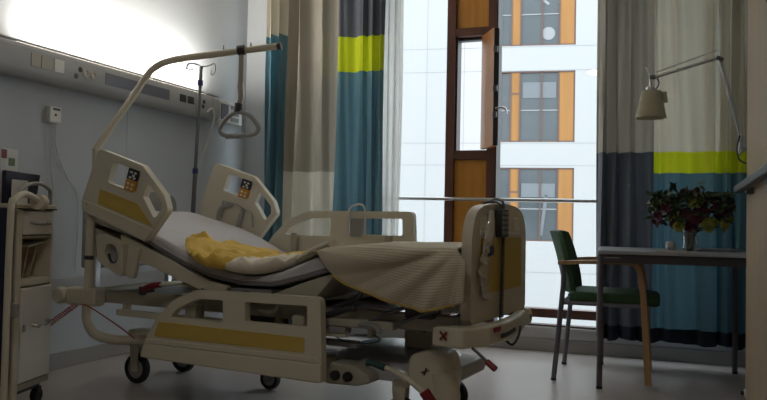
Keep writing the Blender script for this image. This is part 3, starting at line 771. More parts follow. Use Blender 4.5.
# rolled edge of the blanket lying along the mattress towards the pillow
tb = [P(s,b,mtop(s)+.030)-ko for s,b in ((.58,.02),(.66,.035),(.74,.07),(.82,.14),(.88,.24),(.94,.42),(.99,.62),(1.02,.80))]
bm = bmn(); tube(bm, tb, .022, 12, 5, flat=(.75,1.5)); finish('rolled_edge', bm, 'blanket_fold', bk)

# ------------------------------------------------------------------ pillow and white cloth
pl, po = thing_at_bed('pillow', 'crumpled yellow pillow lying on the raised part of the mattress', 'pillow', 1.15,.35,.70)
def blob(name, cs, cb, rs, rb, th, m, par, off, lift=.0, rotd=0, amp=.02, fr=9, seed=0, expo=.45, nu=64, nv=24):
    bm = bmn(); rows = []
    ca, sa = math.cos(rotd), math.sin(rotd)
    for j in range(nv+1):
        t = -PI/2 + PI*j/nv; r = []
        for i in range(nu):
            a = 2*PI*i/nu
            ct = max(0,math.cos(t))**.55
            x = rs*ct*abs(math.cos(a))**expo*(1 if math.cos(a)>0 else -1)
            y = rb*ct*abs(math.sin(a))**expo*(1 if math.sin(a)>0 else -1)
            x, y = x*(1-.08*(y/rb)**2), y*(1-.10*(x/rs)**2)
            s = cs + x*ca - y*sa; b = cb + x*sa + y*ca
            base = mtop(s)+.008
            z = th*(.5+.5*math.sin(t))
            nv_ = noise.noise(Vector((s*fr,b*fr,seed)))+.6*noise.noise(Vector((s*fr*2.3,b*fr*2.3,seed+5)))
            rid = 1-abs(noise.noise(Vector((s*fr*1.3+b*4,b*fr*.5,seed+9))))*2
            k = min(1, z/th*1.5)
            r.append(bm.verts.new(P(s,b,base+z*(1+.0*nv_)+amp*k*nv_+amp*.8*k*rid+lift)-off))
        rows.append(r)
    for a, b in zip(rows, rows[1:]):
        for i in range(nu): bm.faces.new((a[i],a[(i+1)%nu],b[(i+1)%nu],b[i]))
    return finish(name, bm, m, par, angle=180)
blob('pillow_case', 1.105,.205,.32,.215,.060,'pillow_yellow',pl,po,rotd=2.28,amp=.028,fr=13,seed=2,expo=.36,nu=140,nv=48)
wc, wo = thing_at_bed('bundled_cloth', 'bunched white cloth lying against the front of the yellow pillow', 'cloth', .98,.12,.69)
blob('cloth', .955,.060,.175,.090,.060,'cloth_white',wc,wo,rotd=2.66,amp=.016,fr=17,seed=8,nu=90,nv=30)

# ------------------------------------------------------------------ trapeze handle
th_, to = thing_at_bed('trapeze_handle', 'grey triangular trapeze grip hanging on a strap from the bed lifting pole', 'trapeze handle', 1.41,.47,1.30)
def T(s,b,h): return P(s,b,h)-to
def ttube(name, pts, r, m, seg=10, sm=0, closed=False, flat=None, par=None):
    bm = bmn(); tube(bm, [T(*p) for p in pts], r, seg, sm, closed, flat=flat); return finish(name, bm, m, par or th_)
S0, B0 = 1.405, .472
ttube('strap_clamp', [(S0+.017,B0-.007,1.746),(S0-.017,B0+.007,1.750)], .027, 'dark_plastic', 14)
ttube('strap', [(S0,B0,1.725),(S0,B0,1.60),(S0+.004,B0,1.56),(S0-.003,B0,1.50),(S0+.008,B0,1.46)], .017, 'strap_web', 10, 3, flat=(.9,.5))
ttube('strap_loop', [(S0-.004,B0+.01,1.58),(S0-.012,B0+.01,1.52),(S0+.006,B0+.01,1.455)], .012, 'white_plastic', 10, 3, flat=(.3,1))
ttube('shackle', [(S0+.01,B0,1.47),(S0+.012,B0,1.425)], .020, 'dark_plastic', 10)
ttube('grip_frame', [(S0+.015,B0,1.425),(S0+.07,B0,1.405),(S0+.120,B0,1.355),(S0+.125,B0,1.325),(S0+.09,B0,1.305),(S0,B0,1.302),(S0-.08,B0,1.302),(S0-.115,B0,1.320),(S0-.115,B0,1.350),(S0-.06,B0,1.405)], .0115, 'grey_plastic', 10, 4, closed=True)
bm = bmn()
for k in range(8): lathe(bm, [(0,-.008),(.015,-.006),(.015,.006),(0,.008)], c=T(S0+.075-.022*k,B0,1.300), axis='X', seg=10)
finish('grip_ridges', bm, 'grey_plastic', th_, weld=False)

# ------------------------------------------------------------------ IV pole
iv, io = thing_at_bed('iv_pole', 'thin steel infusion pole with hooks at the far head corner of the bed', 'iv pole', 2.03,.90,.46,.07)
def itube(name, pts, r, m, seg=10, sm=0, closed=False, par=None):
    bm = bmn(); tube(bm, [P(*p)-io for p in pts], r, seg, sm, closed); return finish(name, bm, m, par or iv)
def ivp(t): return (lerp(2.10,2.052,t), .90, lerp(.46,1.775,t))
itube('lower_tube', [ivp(0),ivp(.52)], .0135, 'steel_dark'); itube('upper_tube', [ivp(.5),ivp(1)], .0105, 'steel_dark')
for t in (.525,.925):
    a, b = ivp(t-.012), ivp(t+.012); itube('collar', [a,b], .017, 'blue_plastic', 12)
tpx = ivp(1)
itube('hook', [tpx,(2.10,.90,1.795),(2.15,.90,1.800),(2.165,.90,1.785),(2.15,.90,1.768),(2.12,.90,1.760),(2.115,.90,1.775)], .004, 'steel', 8, 5)
itube('hook', [tpx,(2.00,.90,1.775),(1.955,.90,1.785),(1.945,.90,1.755),(1.955,.90,1.725),(1.975,.90,1.722),(1.975,.90,1.745)], .004, 'steel', 8, 5)
itube('hook', [tpx,(2.06,.85,1.785),(2.07,.80,1.775),(2.09,.80,1.745),(2.10,.81,1.76)], .004, 'steel', 8, 5)

# ------------------------------------------------------------------ hand control on the footboard, clear bag, loop on the far rail
hc, ho = thing_at_bed('hand_control', 'dark hand control hung over the footboard with coiled cable hanging down', 'hand control', -.045,.44,.80)
bm = bmn(); plate(bm, [rounded([(.335,.815),(.335,.935),(.46,.935),(.46,.815)],.015)], -.050,-.025, lambda u,v,w: P(w,u,v)-ho); finish('keypad_body', bm, 'dark_plastic', hc, bevel=.005)
for r_ in range(5):
    for c_ in range(2):
        bm = bmn(); plate(bm, [[(.350+.050*c_,.828+.021*r_),(.350+.050*c_,.842+.021*r_),(.392+.050*c_,.842+.021*r_),(.392+.050*c_,.828+.021*r_)]], -.053,-.049, lambda u,v,w: P(w,u,v)-ho); finish('key', bm, 'grey_plastic', hc)
bm = bmn(); tube(bm, [P(-.035,.42,.93)-ho, P(-.032,.42,.965)-ho, P(.0,.42,.978)-ho, P(.03,.42,.96)-ho, P(.032,.42,.93)-ho], .006, 8, 4); finish('hanger_hook', bm, 'steel_dark', hc)
bm = bmn(); pts = []
for k in range(400):
    a = k*.62; z = .815 - .39*k/400; bb = .410-.015*k/400
    pts.append(P(-.038-.008*math.cos(a), bb+.008*math.sin(a), z)-ho)
tube(bm, pts, .003, 5); tube(bm, [P(-.040,.395,.425)-ho, P(-.06,.39,.385)-ho, P(-.10,.36,.37)-ho, P(-.125,.36,.41)-ho, P(-.13,.37,.45)-ho], .005, 6, 4); finish('coiled_cable', bm, 'dark_plastic', hc, weld=False)
bm = bmn(); tube(bm, [P(.025,.30,.955)-ho, P(-.02,.32,.965)-ho, P(-.035,.36,.955)-ho, P(-.035,.40,.93)-ho], .004, 6, 4); finish('top_lead', bm, 'dark_plastic', hc)
bm = bmn()
fo, fof = thing_at_bed('plastic_pouch', 'crinkled clear plastic pouch hanging from the footboard handle slot', 'pouch', -.05,.32,.60)
n_, k_ = 30, 12; rows = []
for i in range(n_+1):
    t = i/n_; z = lerp(.925,.565,t); c = pw([(0,.235),(.35,.205),(.55,.165),(.8,.15),(1,.185)], t); w = pw([(0,.012),(.12,.03),(.35,.040),(.5,.05),(.65,.045),(.85,.04),(1,.006)], t)
    r = []
    for j in range(k_+1):
        v = j/k_*2-1
        r.append(bm.verts.new(P(-.034-.012*(1-v*v)-.010*noise.noise(Vector((t*14,v*3,1)))-.006*math.sin(v*9+t*20), c+w*v, z)-fof))
    rows.append(r)
for a, b in zip(rows, rows[1:]):
    for j in range(k_): bm.faces.new((a[j],a[j+1],b[j+1],b[j]))
finish('clear_film', bm, 'foil', fo, solid=.002, weld=False, angle=30)
bm = bmn(); lathe(bm, [(0,-.003),(.022,-.003),(.022,.003),(0,.003)], c=P(-.054,.20,.765)-fof, axis='X', seg=16); finish('blue_label', bm, 'blue_plastic', fo)
cl, clo = thing_at_bed('loop_hanger', 'small white wire loop hooked over the raised far side rail', 'hanger', .91,.945,.82,.07)
bm = bmn(); tube(bm, [P(s,b,h)-clo for s,b,h in ((1.03,.915,.80),(1.03,.915,.90),(1.02,.92,.945),(.98,.945,.962),(.94,.92,.945),(.93,.915,.90),(.93,.915,.80))], .006, 8, 4); finish('wire', bm, 'cord_white', cl)
bm = bmn(); plate(bm, [rounded([(.94,.79),(1.02,.79),(1.02,.885),(.94,.885)],.01)], .908,.920, lambda u,v,w: P(u,w,v)-clo); finish('tag_plate', bm, 'grey_plastic', cl, bevel=.003)

# ------------------------------------------------------------------ red coiled cord and thin red cord by the bed head
bm = bmn(); pts = []
A_ = Vector((-2.74,3.02,.44)); B_ = Vector((-2.95,3.15,.22))
def bedw(s,b,h): return BO + Matrix.Rotation(PI-PH,3,'Z') @ P(s,b,h)
A_ = bedw(2.03,-.01,.43); B_ = bedw(2.17,-.10,.30)
ax = (B_-A_).normalized(); e1 = ax.cross(Vector((0,0,1))).normalized(); e2 = ax.cross(e1)
for k in range(300):
    a = k*2*PI*19/300; pts.append(A_.lerp(B_, k/300)+(e1*math.cos(a)+e2*math.sin(a))*.012)
pts = [A_+Vector((0,0,.03))] + pts + [B_+Vector((-.06,0,-.10)), B_+Vector((-.12,.05,-.28))]
tube(bm, pts, .0028, 6); tag(finish('coiled_cord', bm, 'red_cord', weld=False), 'orange-red coiled cord between bedside cabinet and bed head', 'cord')
bm = bmn(); tube(bm, [bedw(*q) for q in ((1.965,-.03,.435),(1.93,-.03,.43),(1.87,.0,.39),(1.80,.05,.33),(1.745,.10,.27))], .0035, 6, 6)
tag(finish('thin_cord', bm, 'red_cord'), 'thin dark red cord sagging under the head of the bed', 'cord')

# ================================================================== BEDSIDE CABINET
CA = Vector((-2.742,2.815,0)); cw = Vector((.275,-.961,0)).normalized()
cab = empty('bedside_cabinet', CA, math.atan2(cw.y,cw.x), 'cream bedside cabinet on castors with drawer, open shelf and door', 'bedside cabinet')
# local: +x = along the front towards the camera-left, -y... depth axis
dep = Vector((-.961,-.275,0)); R_ = Matrix.Rotation(-math.atan2(cw.y,cw.x),3,'Z'); ds_ = -1 if (R_@dep).y < 0 else 1
def cbox(name, w0,w1,d0,d1,h0,h1,m,bevel=.004,parent=None):
    bm = bmn(); a, b = sorted((d0*ds_, d1*ds_)); box(bm, (w0,a,h0),(w1,b,h1)); return finish(name, bm, m, parent or cab, bevel=bevel)
def CP(w,d,h): return Vector((w,d*ds_,h))
def ctube(name, pts, r, m, parent=None, seg=10, sm=0, closed=False, flat=None):
    bm = bmn(); tube(bm, [CP(*p) for p in pts], r, seg, sm, closed, flat=flat); return finish(name, bm, m, parent or cab)
W = .30; DD = .38
cbox('side_wall', 0,.014,0,DD,.10,.895,'cream_plastic'); cbox('side_wall', W-.03,W+.015,-.01,DD,.06,.895,'cream_plastic',.008)
cbox('back_wall', .014,W-.03,DD-.012,DD,.10,.895,'cream_dark'); cbox('worktop', -.008,W+.02,-.012,DD+.005,.895,.918,'cream_plastic',.006)
cbox('worktop_rim', -.004,W+.01,-.016,-.010,.893,.899,'dark_plastic',.001)
cbox('shelf', .014,W-.03,.0,DD-.012,.765,.778,'cream_dark'); cbox('shelf', .014,W-.03,.0,DD-.012,.555,.585,'cream_plastic')
cbox('bottom', .0,W,.0,DD,.10,.13,'cream_dark')
dr = cbox('drawer', .016,W-.034,-.008,.30,.782,.888,'white_plastic',.004)
ctube('drawer_handle', [(.07,-.008,.838),(.075,-.028,.832),(.14,-.032,.830),(.205,-.028,.832),(.21,-.008,.838)], .006, 'grey_plastic', dr, 8, 4)
do = cbox('door', .012,W-.034,-.012,.010,.135,.548,'white_plastic',.006)
ctube('door_handle', [(.06,-.012,.388),(.062,-.035,.385),(.10,-.038,.372),(.16,-.036,.372),(.175,-.012,.378)], .007, 'steel', do, 8, 4)
cbox('door_lock', W-.06,W-.045,-.02,-.008,.36,.39,'grey_plastic',.002,parent=do)
cbox('plinth', .02,W-.03,.03,DD-.02,.075,.10,'dark_plastic',.003)
# curved bar above the top and the folded overbed table arm
ctube('guard_bar', [(.0,.02,.915),(.0,.02,.975),(.02,.015,.99),(.10,.01,1.012),(.19,.01,1.008),(.25,.01,.985),(.27,.01,.965)], .0085, 'grey_plastic', None, 10, 4)
ctube('hinge_drum', [(.205,-.055,.925),(.245,-.055,.928)], .034, 'cream_plastic', None, 20)
ctube('table_arm', [(.235,-.055,.93),(.30,-.05,.955),(.355,-.045,.955),(.40,-.04,.92),(.42,-.04,.85),(.425,-.04,.10)], .014, 'cream_plastic', None, 12, 4)
cbox('folded_table_top', .318,.362,.0,.36,.14,.90,'navy',.01)
cbox('arm_lock', .38,.41,-.07,-.045,.44,.50,'grey_plastic',.004)
def ccastor(w, d):
    bm = bmn()
    lathe(bm, [(0,-.015),(.030,-.015),(.036,-.010),(.036,.010),(.030,.015),(0,.015)], c=CP(w,d,.036), axis='Y' , seg=20); c = finish('castor', bm, 'black_rubber', cab)
    cbox('castor_fork', w-.016,w+.016,d-.018,d+.018,.05,.08,'dark_plastic',.006,parent=c)
for w,d in ((.03,.04),(.03,.33),(.28,.04),(.28,.33),(.425,-.04)): ccastor(w,d)
# papers in the open shelf
Rz = math.atan2(cw.y,cw.x)
def onc(name, label, cat, w, d, h): return empty(name, CA+Matrix.Rotation(Rz,3,'Z')@CP(w,d,h), Rz, label, cat)
for k,(w,t,l,m,hh) in enumerate(((.055,.10,'beige magazine leaning in the cabinet shelf, right one','papers_beige',.15),(.11,.02,'pale brown booklet leaning in the cabinet shelf, middle one','papers_beige',.155),(.165,-.05,'creased leaflet leaning in the cabinet shelf, left one','paper',.145))):
    e = onc('magazine', l, 'magazine', w+.03, .06, .586); bm = bmn(); box(bm, (-.006,min(0,.20*ds_),0),(.006,max(0,.20*ds_),hh), rot=Matrix.Rotation(-t-.25,3,'Y'), piv=(0,0,0)); finish('pages', bm, m, e, bevel=.001)
e = onc('folded_paper', 'cream folded paper lying across the tops of the shelf magazines', 'paper', .10,.02,.742-.0); bm = bmn(); box(bm, (-.08,min(0,.15*ds_),-.008),(.07,max(0,.15*ds_),.0), rot=Matrix.Rotation(.12,3,'Y')); finish('sheets', bm, 'paper', e, bevel=.001)
# things on top
e = onc('folder_tray', 'dark navy slanted folder standing on the bedside cabinet', 'folder', .0,.07,.918)
bm = bmn(); plate(bm, [rounded([(.035,.0),(.28,.0),(.28,.145),(.0,.140)],.004)], min(0,.02*ds_), max(0,.02*ds_), lambda u,v,w: Vector((u,w,v))); finish('cover', bm, 'navy', e, bevel=.002)
e = onc('greeting_card', 'white card with a small green picture behind the navy folder', 'card', .20,.11,.918)
bm = bmn(); box(bm, (-.07,0,0),(.06,.003,.245)); finish('card_sheet', bm, 'paper', e)
bm = bmn(); box(bm, (-.045,-.001 if ds_>0 else .003,.17),(.005,0 if ds_>0 else .004,.205)); finish('picture', bm, 'paper_print', e)
bm = bmn(); box(bm, (.02,-.001 if ds_>0 else .003,.20),(.06,0 if ds_>0 else .004,.24)); finish('red_print', bm, 'red_plastic', e)
e = onc('note_sheet', 'plain white sheet leaning in front of the navy folder', 'paper', .235,.035,.918)
bm = bmn(); box(bm, (-.065,0,0),(.06,.003,.105)); finish('sheet', bm, 'paper', e)

# ================================================================== TABLE
tb_ = empty('work_table', (-.385,4.285,0), math.radians(4.5), 'grey topped table with dark metal legs standing by the right curtain', 'table')
TW, TD = .775, .75
bm = bmn(); box(bm, (-.016,-.035,.722),(TW+.02,TD+.012,.742)); finish('table_top', bm, 'table_top', tb_, bevel=.005)
bm = bmn()
box(bm, (0,-.015,.675),(TW,.015,.722)); box(bm, (0,TD-.015,.675),(TW,TD+.015,.722)); box(bm, (-.015,0,.675),(.015,TD,.722)); box(bm, (TW-.015,0,.675),(TW+.015,TD,.722))
finish('apron', bm, 'table_apron', tb_, weld=False)
bm = bmn(); box(bm, (.02,-.017,.700),(.10,-.014,.706)); finish('maker_plate', bm, 'grey_plastic', tb_)
for x,y in ((0,0),(TW,0),(0,TD),(TW,TD)):
    bm = bmn(); tube(bm, [(x,y,.722),(x,y,.012)], .0155, 12); l = finish('leg', bm, 'table_leg', tb_)
    bm = bmn(); tube(bm, [(x,y,.014),(x,y,0)], .0165, 12); finish('foot_cap', bm, 'black_rubber', l)
# things on the table
e = empty('magazine', (.20,4.72,.742), .2, 'dark open magazine lying beside the vase on the table', 'magazine')
bm = bmn(); box(bm, (-.12,-.09,0),(.12,.09,.008)); finish('cover', bm, 'screen_dark', e, bevel=.002)
bm = bmn(); box(bm, (-.10,-.085,.008),(.115,.08,.014), rot=Matrix.Rotation(.08,3,'Z')); finish('pages', bm, 'grey_plastic', e, bevel=.002)
e = empty('wooden_ruler', (-.02,4.30,.742), .075, 'flat tan strip lying along the front edge of the table', 'strip')
bm = bmn(); box(bm, (-.085,-.014,0),(.085,.014,.003)); finish('strip', bm, 'chair_wood', e)
e = empty('white_cup', (-.035,4.60,.742), 0, 'small pale round cup beside the flower vase on the table', 'cup')
bm = bmn(); lathe(bm, [(0,0),(.022,0),(.028,.02),(.027,.04),(.022,.05),(.020,.05),(.024,.035),(0,.01)], seg=20); finish('bowl', bm, 'panel_grey', e)

# vase and bouquet
VX, VY = .065, 4.62
vs_ = empty('glass_vase', (VX,VY,.742), 0, 'clear glass vase with water and stems on the table', 'vase')
bm = bmn(); lathe(bm, [(0,.002),(.038,.002),(.042,.01),(.036,.06),(.040,.11),(.052,.145),(.049,.145),(.037,.11),(.033,.06),(.038,.014),(0,.012)], seg=24); finish('glass_body', bm, 'vase_glass', vs_)
bq = empty('flower_bouquet', (VX,VY,.735), 0, 'bouquet of dark red and lime green blooms in the glass vase', 'flowers')
heads = []
rnd = random.Random(5)
lim = [(-.10,-.06,.20,1),(.02,-.10,.285,1),(.12,-.07,.165,1),(.17,-.05,.15,1),(.09,-.10,.155,1),(-.06,-.10,.145,1),(-.17,.0,.26,1),(.19,.0,.185,1)]
reds = [(-.16,-.04,.20),(-.13,-.09,.245),(-.17,.0,.165),(-.03,-.11,.21),(.03,-.12,.19),(.0,-.09,.15),(.06,-.09,.23),(-.03,-.03,.315),(.03,.0,.335),(-.08,-.03,.30),(.13,-.06,.265),(.17,-.04,.235),(.12,.0,.30),(-.08,-.06,.17),(.20,.02,.25),(.05,.08,.29),(-.1,.08,.25),(.15,.08,.21)]
def bloom(r, layers, rnd):
    bm = bmn()
    for L_ in range(layers):
        n = 5+2*L_; tilt = .25+L_*(1.25/layers); rr = r*(.45+.55*(L_+1)/layers)
        for i in range(n):
            a = 2*PI*i/n+L_*.7+rnd.random()*.3
            w = r*.42; z0 = -r*.1*L_
            pts = []
            for (u, k) in ((0,.15),(.35,.9),(.75,1),(1,.45)):
                hgt = r*.55*math.cos(tilt*u)*u*1.4 + z0*u; out = rr*math.sin(tilt)*u + r*.08
                for sgn in (-1,1):
                    x = out; y = sgn*w*k*.5
                    pts.append(Vector((x*math.cos(a)-y*math.sin(a), x*math.sin(a)+y*math.cos(a), hgt)))
            V = [bm.verts.new(p) for p in pts]
            for q in range(3): bm.faces.new((V[2*q],V[2*q+1],V[2*q+3],V[2*q+2]))
    bmesh.ops.create_icosphere(bm, subdivisions=2, radius=r*.45, matrix=Matrix.Translation((0,0,r*.15)))
    return bm
br = finish('red_bloom', bloom(.038,5,rnd), 'petal_red', bq, weld=False, normals=False, angle=60)
bl = finish('lime_bloom', bloom(.034,5,rnd), 'petal_lime', bq, weld=False, normals=False, angle=60)
stems = bmn()
def place(src, first, x, y, z):
    o = src if first else src.copy()
    if not first: COL.objects.link(o); o.parent = bq
    o.location = (x,y,z); d = Vector((x,y-.02,z*.35-.02)).normalized()
    o.rotation_euler = d.to_track_quat('Z','Y').to_euler(); sc = 1.0+.4*rnd.random(); o.scale = (sc,sc,sc)
    tube(stems, [(x*.08,y*.08,.005),(x*.15,y*.15,.10),(x*.6,y*.6,.10+(z-.10)*.7),(x,y,z)], .0022, 5, 3)
for i,(x,y,z) in enumerate(reds): place(br, i==0, x*1.0, y, z)
for i,(x,y,z,_) in enumerate(lim): place(bl, i==0, x, y, z)
finish('stems', stems, 'leaf', bq, weld=False)
fl = bmn()
for i in range(520):
    th = rnd.random()*2*PI; ph_ = rnd.random(); R0 = .12+.09*rnd.random()
    c = Vector((math.cos(th)*R0*1.05, math.sin(th)*R0*.75, .215+math.sin(ph_*PI*1.1-.55)*.11))
    if i < 26: c = Vector((math.cos(th)*.10, math.sin(th)*.1, .33+.05*rnd.random())) if i % 2 else Vector((math.cos(th)*.225, math.sin(th)*.12, .22+.07*rnd.random()))
    d = Vector((rnd.gauss(0,1),rnd.gauss(0,1),rnd.gauss(0,.7))).normalized(); e_ = d.orthogonal().normalized(); l = .018+.020*rnd.random(); w = l*.40
    k = d.cross(e_)*.15*l
    V = [fl.verts.new(p) for p in (c-d*l, c+e_*w+k, c+d*l, c-e_*w+k)]
    fl.faces.new(V)
finish('foliage', fl, 'leaf', bq, weld=False, normals=False)

# ================================================================== CHAIR
ch = empty('armchair', (-.40,4.68,0), math.radians(1.5), 'green upholstered armchair with light wood arms pushed under the table', 'chair')
def chp(x,y,z): return (x+.40,y-4.68,z)
def chtube(name, pts, r, m, seg=12, sm=0, parent=None, flat=None):
    bm = bmn(); tube(bm, [chp(*p) for p in pts], r, seg, sm, flat=flat); return finish(name, bm, m, parent or ch)
for y, d in ((4.41,0),(4.945,0)):
    l = chtube('leg', [(-.652,y,.0),(-.612,y,.45),(-.604,y,.56),(-.606,y,.668)], .0145, 'chair_metal', 12, 5)
    chtube('foot_cap', [(-.652,y,.0),(-.6515,y,.012)], .016, 'black_rubber', 12, 0, l)
for y in (4.415,4.935):
    bm = bmn()
    c = [(-.635,.658),(-.50,.668),(-.30,.672),(-.235,.668),(-.205,.640),(-.190,.590),(-.172,.42),(-.148,.012)]
    cc = cr([Vector((a,0,b)) for a,b in c], 6)
    thk = [.010]*len(cc)
    L_ = []; R2 = []
    for i,p in enumerate(cc):
        t = (cc[min(i+1,len(cc)-1)]-cc[max(i-1,0)]).normalized(); n = Vector((-t.z,0,t.x)); w = .011+.007*min(1,max(0,(p.x+.28)*8))
        L_.append(p+n*w); R2.append(p-n*w)
    poly = [(q.x,q.z) for q in L_]+[(q.x,q.z) for q in reversed(R2)]
    plate(bm, [poly], y-.020, y+.020, lambda u,v,w: Vector(chp(u,w,v))); finish('arm_and_front_leg', bm, 'chair_wood', ch, bevel=.004)
    # dark under-rail of the arm
for y in (4.44,4.91): chtube('seat_rail', [(-.63,y,.435),(-.20,y,.435)], .012, 'chair_metal')
chtube('seat_rail', [(-.61,4.43,.435),(-.61,4.92,.435)], .012, 'chair_metal'); chtube('seat_rail', [(-.20,4.43,.435),(-.20,4.92,.435)], .012, 'chair_metal')
bm = bmn()
plate(bm, [rounded([(-.585,4.445),(-.09,4.435),(-.09,4.915),(-.585,4.905)],[.05,.09,.09,.05])], .445,.505, lambda u,v,w: Vector(chp(u,v,w-.012*abs((u+.40)/.25)**2)))
finish('seat', bm, 'green_fabric', ch, bevel=.02, seg=4)
bm = bmn(); n1, n2 = 16, 18; rows = []
def backpt(i, j, side):
    u = i/n1*2-1; v = j/n2
    hw = .235*(1-.10*v)*(1-.22*abs(2*v-1)**4)
    z = .485+.375*v - .028*abs(u)**3*v - .024*v*(1-abs(u)**1.5)
    x = -.553 - .045*v - .040*v*v - .065*(1-abs(u)**1.6) + (.018 if side else -.016)
    return Vector(chp(x, 4.675+u*hw, z))
F_ = [[bm.verts.new(backpt(i,j,1)) for j in range(n2+1)] for i in range(n1+1)]
K_ = [[bm.verts.new(backpt(i,j,0)) for j in range(n2+1)] for i in range(n1+1)]
for i in range(n1):
    for j in range(n2):
        bm.faces.new((F_[i][j],F_[i+1][j],F_[i+1][j+1],F_[i][j+1])); bm.faces.new((K_[i][j],K_[i][j+1],K_[i+1][j+1],K_[i+1][j]))
for i in range(n1):
    bm.faces.new((F_[i][0],K_[i][0],K_[i+1][0],F_[i+1][0])); bm.faces.new((F_[i][n2],F_[i+1][n2],K_[i+1][n2],K_[i][n2]))
for j in range(n2):
    bm.faces.new((F_[0][j],F_[0][j+1],K_[0][j+1],K_[0][j])); bm.faces.new((F_[n1][j],K_[n1][j],K_[n1][j+1],F_[n1][j+1]))
finish('backrest', bm, 'green_fabric', ch, bevel=.008, angle=50)

# ================================================================== LAMP
la = empty('swing_arm_lamp', (.47,4.60,1.30), 0, 'silver articulated wall lamp with pleated parchment shade above the table', 'wall lamp')
def lt(name, pts, r, m, seg=10, sm=0, parent=None, flat=None):
    bm = bmn(); tube(bm, [Vector(p)-Vector((.47,4.60,1.30)) for p in pts], r, seg, sm, flat=flat); return finish(name, bm, m, parent or la)
lt('wall_bracket', [(.47,4.60,1.315),(.36,4.60,1.315),(.315,4.60,1.32)], .018, 'alu'); 
lt('pivot', [(.318,4.60,1.285),(.318,4.60,1.375)], .014, 'steel', 14)
lt('cable_loop', [(.312,4.585,1.38),(.300,4.58,1.32),(.31,4.58,1.25),(.355,4.58,1.225),(.40,4.585,1.25),(.40,4.59,1.30)], .0045, 'dark_plastic', 8, 6)
ar = lt('lower_arm', [(.316,4.60,1.37),(.208,4.60,1.80)], .0075, 'alu'); lt('lower_arm', [(.330,4.60,1.37),(.222,4.60,1.80)], .0035, 'alu')
lt('elbow', [(.195,4.60,1.818),(.228,4.60,1.800)], .012, 'steel_dark'); lt('elbow_pin', [(.215,4.60,1.80),(.205,4.60,1.865)], .005, 'steel')
lt('upper_arm', [(.205,4.60,1.815),(-.130,4.60,1.722)], .0085, 'alu', flat=(1,1)); lt('tension_rod', [(.205,4.60,1.860),(-.125,4.60,1.750)], .003, 'steel')
lt('head_joint', [(-.155,4.60,1.722),(-.125,4.60,1.724)], .013, 'steel_dark'); lt('joint_pin', [(-.150,4.60,1.725),(-.178,4.60,1.785)], .004, 'steel')
lt('head_stem', [(-.148,4.60,1.722),(-.152,4.60,1.655)], .008, 'alu'); lt('head_cable', [(-.115,4.60,1.715),(-.105,4.60,1.69),(-.118,4.60,1.66),(-.14,4.60,1.645)], .004, 'dark_plastic', 8, 4)
lt('socket_cap', [(-.152,4.60,1.668),(-.152,4.60,1.632)], .024, 'alu', 16)
bm = bmn()
c0 = Vector((-.147,4.60,1.49))-Vector((.47,4.60,1.30)); prof = [(.052,.155),(.083,.0)]
nseg = 60; rows = []
for r_, z in ((.050,.155),(.052,.150),(.0825,.004),(.084,.0)):
    rows.append([bm.verts.new(c0+Vector((r_*(1+.012*math.cos(30*2*PI*k/nseg))*math.cos(2*PI*k/nseg), r_*(1+.012*math.cos(30*2*PI*k/nseg))*math.sin(2*PI*k/nseg), z))) for k in range(nseg)])
for a, b in zip(rows, rows[1:]):
    for k in range(nseg): bm.faces.new((a[k],a[(k+1)%nseg],b[(k+1)%nseg],b[k]))
bm.faces.new(rows[0])
finish('lamp_shade', bm, 'lamp_shade', la, solid=.002)
bm = bmn(); bmesh.ops.create_uvsphere(bm, u_segments=16, v_segments=10, radius=.026, matrix=Matrix.Translation(c0+Vector((0,0,.07)))); finish('bulb', bm, 'white_plastic', la)
bm = bmn(); lathe(bm, [(.0,.0),(.020,.0),(.028,-.06),(.0,-.062)], c=Vector((-.085,4.62,1.64))-Vector((.47,4.60,1.30)), seg=14); finish('counter_handle', bm, 'lamp_shade', la)

# ================================================================== LIGHT
wd = bpy.data.worlds.new('World'); S.world = wd; wd.use_nodes = True
N = wd.node_tree.nodes; L = wd.node_tree.links; bg = N['Background']
tc = N.new('ShaderNodeTexCoord'); sp = N.new('ShaderNodeSeparateXYZ'); rp = N.new('ShaderNodeValToRGB')
L.new(tc.outputs['Generated'], sp.inputs[0]); L.new(sp.outputs['Z'], rp.inputs[0])
rp.color_ramp.elements[0].position = 0; rp.color_ramp.elements[0].color = (.90,.95,1,1)
rp.color_ramp.elements[1].position = .7; rp.color_ramp.elements[1].color = (.84,.92,1,1)
L.new(rp.outputs[0], bg.inputs[0]); bg.inputs[1].default_value = 4.0
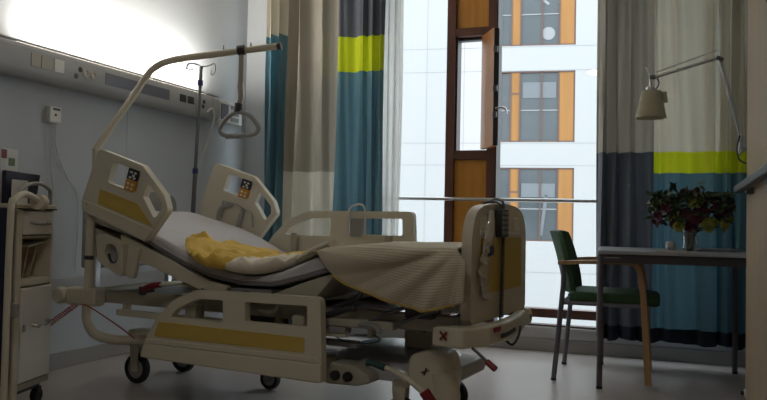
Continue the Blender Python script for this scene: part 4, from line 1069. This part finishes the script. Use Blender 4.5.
# fluorescent uplight in the headwall panel
ld = bpy.data.lights.new('uplight_tube', 'AREA'); ld.shape = 'RECTANGLE'; ld.size = .06; ld.size_y = 1.56; ld.energy = 30; ld.color = (1,.94,.86)
lo = bpy.data.objects.new('uplight_tube', ld); COL.objects.link(lo); lo.location = (XL+.10,3.90,1.79); lo.rotation_euler = (PI,math.radians(0),0)
cl_ = empty('fill_light', (-.9,.5,2.95), 0, 'added round white fill lamp, unseen on the ceiling behind the viewer', 'fill lamp')  # fill lamp added out of view to brighten the near side of the bed
bm = bmn(); lathe(bm, [(0,0),(.27,0),(.27,-.05),(.25,-.05),(.25,-.02),(0,-.02)], seg=32); finish('housing', bm, 'white_plastic', cl_)
bm = bmn(); lathe(bm, [(0,-.03),(.245,-.03),(.245,-.045),(.20,-.065),(0,-.075)], seg=32); finish('diffuser', bm, 'fill_glow', cl_)
# daylight portal at the window
pd_ = bpy.data.lights.new('window_daylight', 'AREA'); pd_.shape = 'RECTANGLE'; pd_.size = 3.2; pd_.size_y = 2.6; pd_.cycles.is_portal = True
po_ = bpy.data.objects.new('window_daylight', pd_); COL.objects.link(po_); po_.location = (-1.31,YW+.30,1.44); po_.rotation_euler = (math.radians(-90),0,0)

# ================================================================== CAMERA
cam = bpy.data.cameras.new('camera'); co = bpy.data.objects.new('camera', cam); COL.objects.link(co); S.camera = co
cam.sensor_width = 36; cam.lens = 36*767/767; cam.clip_start = .05
yaw, pit, roll = math.radians(21), math.atan(21.5/767), .02
Fv = Vector((-math.sin(yaw)*math.cos(pit), math.cos(yaw)*math.cos(pit), math.sin(pit)))
R0v = Vector((math.cos(yaw), math.sin(yaw), 0)); U0v = R0v.cross(Fv)
Rv = R0v*math.cos(roll)+U0v*math.sin(roll); Uv = -R0v*math.sin(roll)+U0v*math.cos(roll)
mw = Matrix(((Rv.x,Uv.x,-Fv.x,0),(Rv.y,Uv.y,-Fv.y,0),(Rv.z,Uv.z,-Fv.z,.872),(0,0,0,1)))
co.matrix_world = mw
S.view_settings.view_transform = 'Standard'; S.view_settings.look = 'None'; S.view_settings.gamma = 1; S.view_settings.use_curve_mapping = False
S.view_settings.exposure = .13
S.cycles.use_denoising = True
S.cycles.max_bounces = 8; S.cycles.diffuse_bounces = 5; S.cycles.transparent_max_bounces = 16
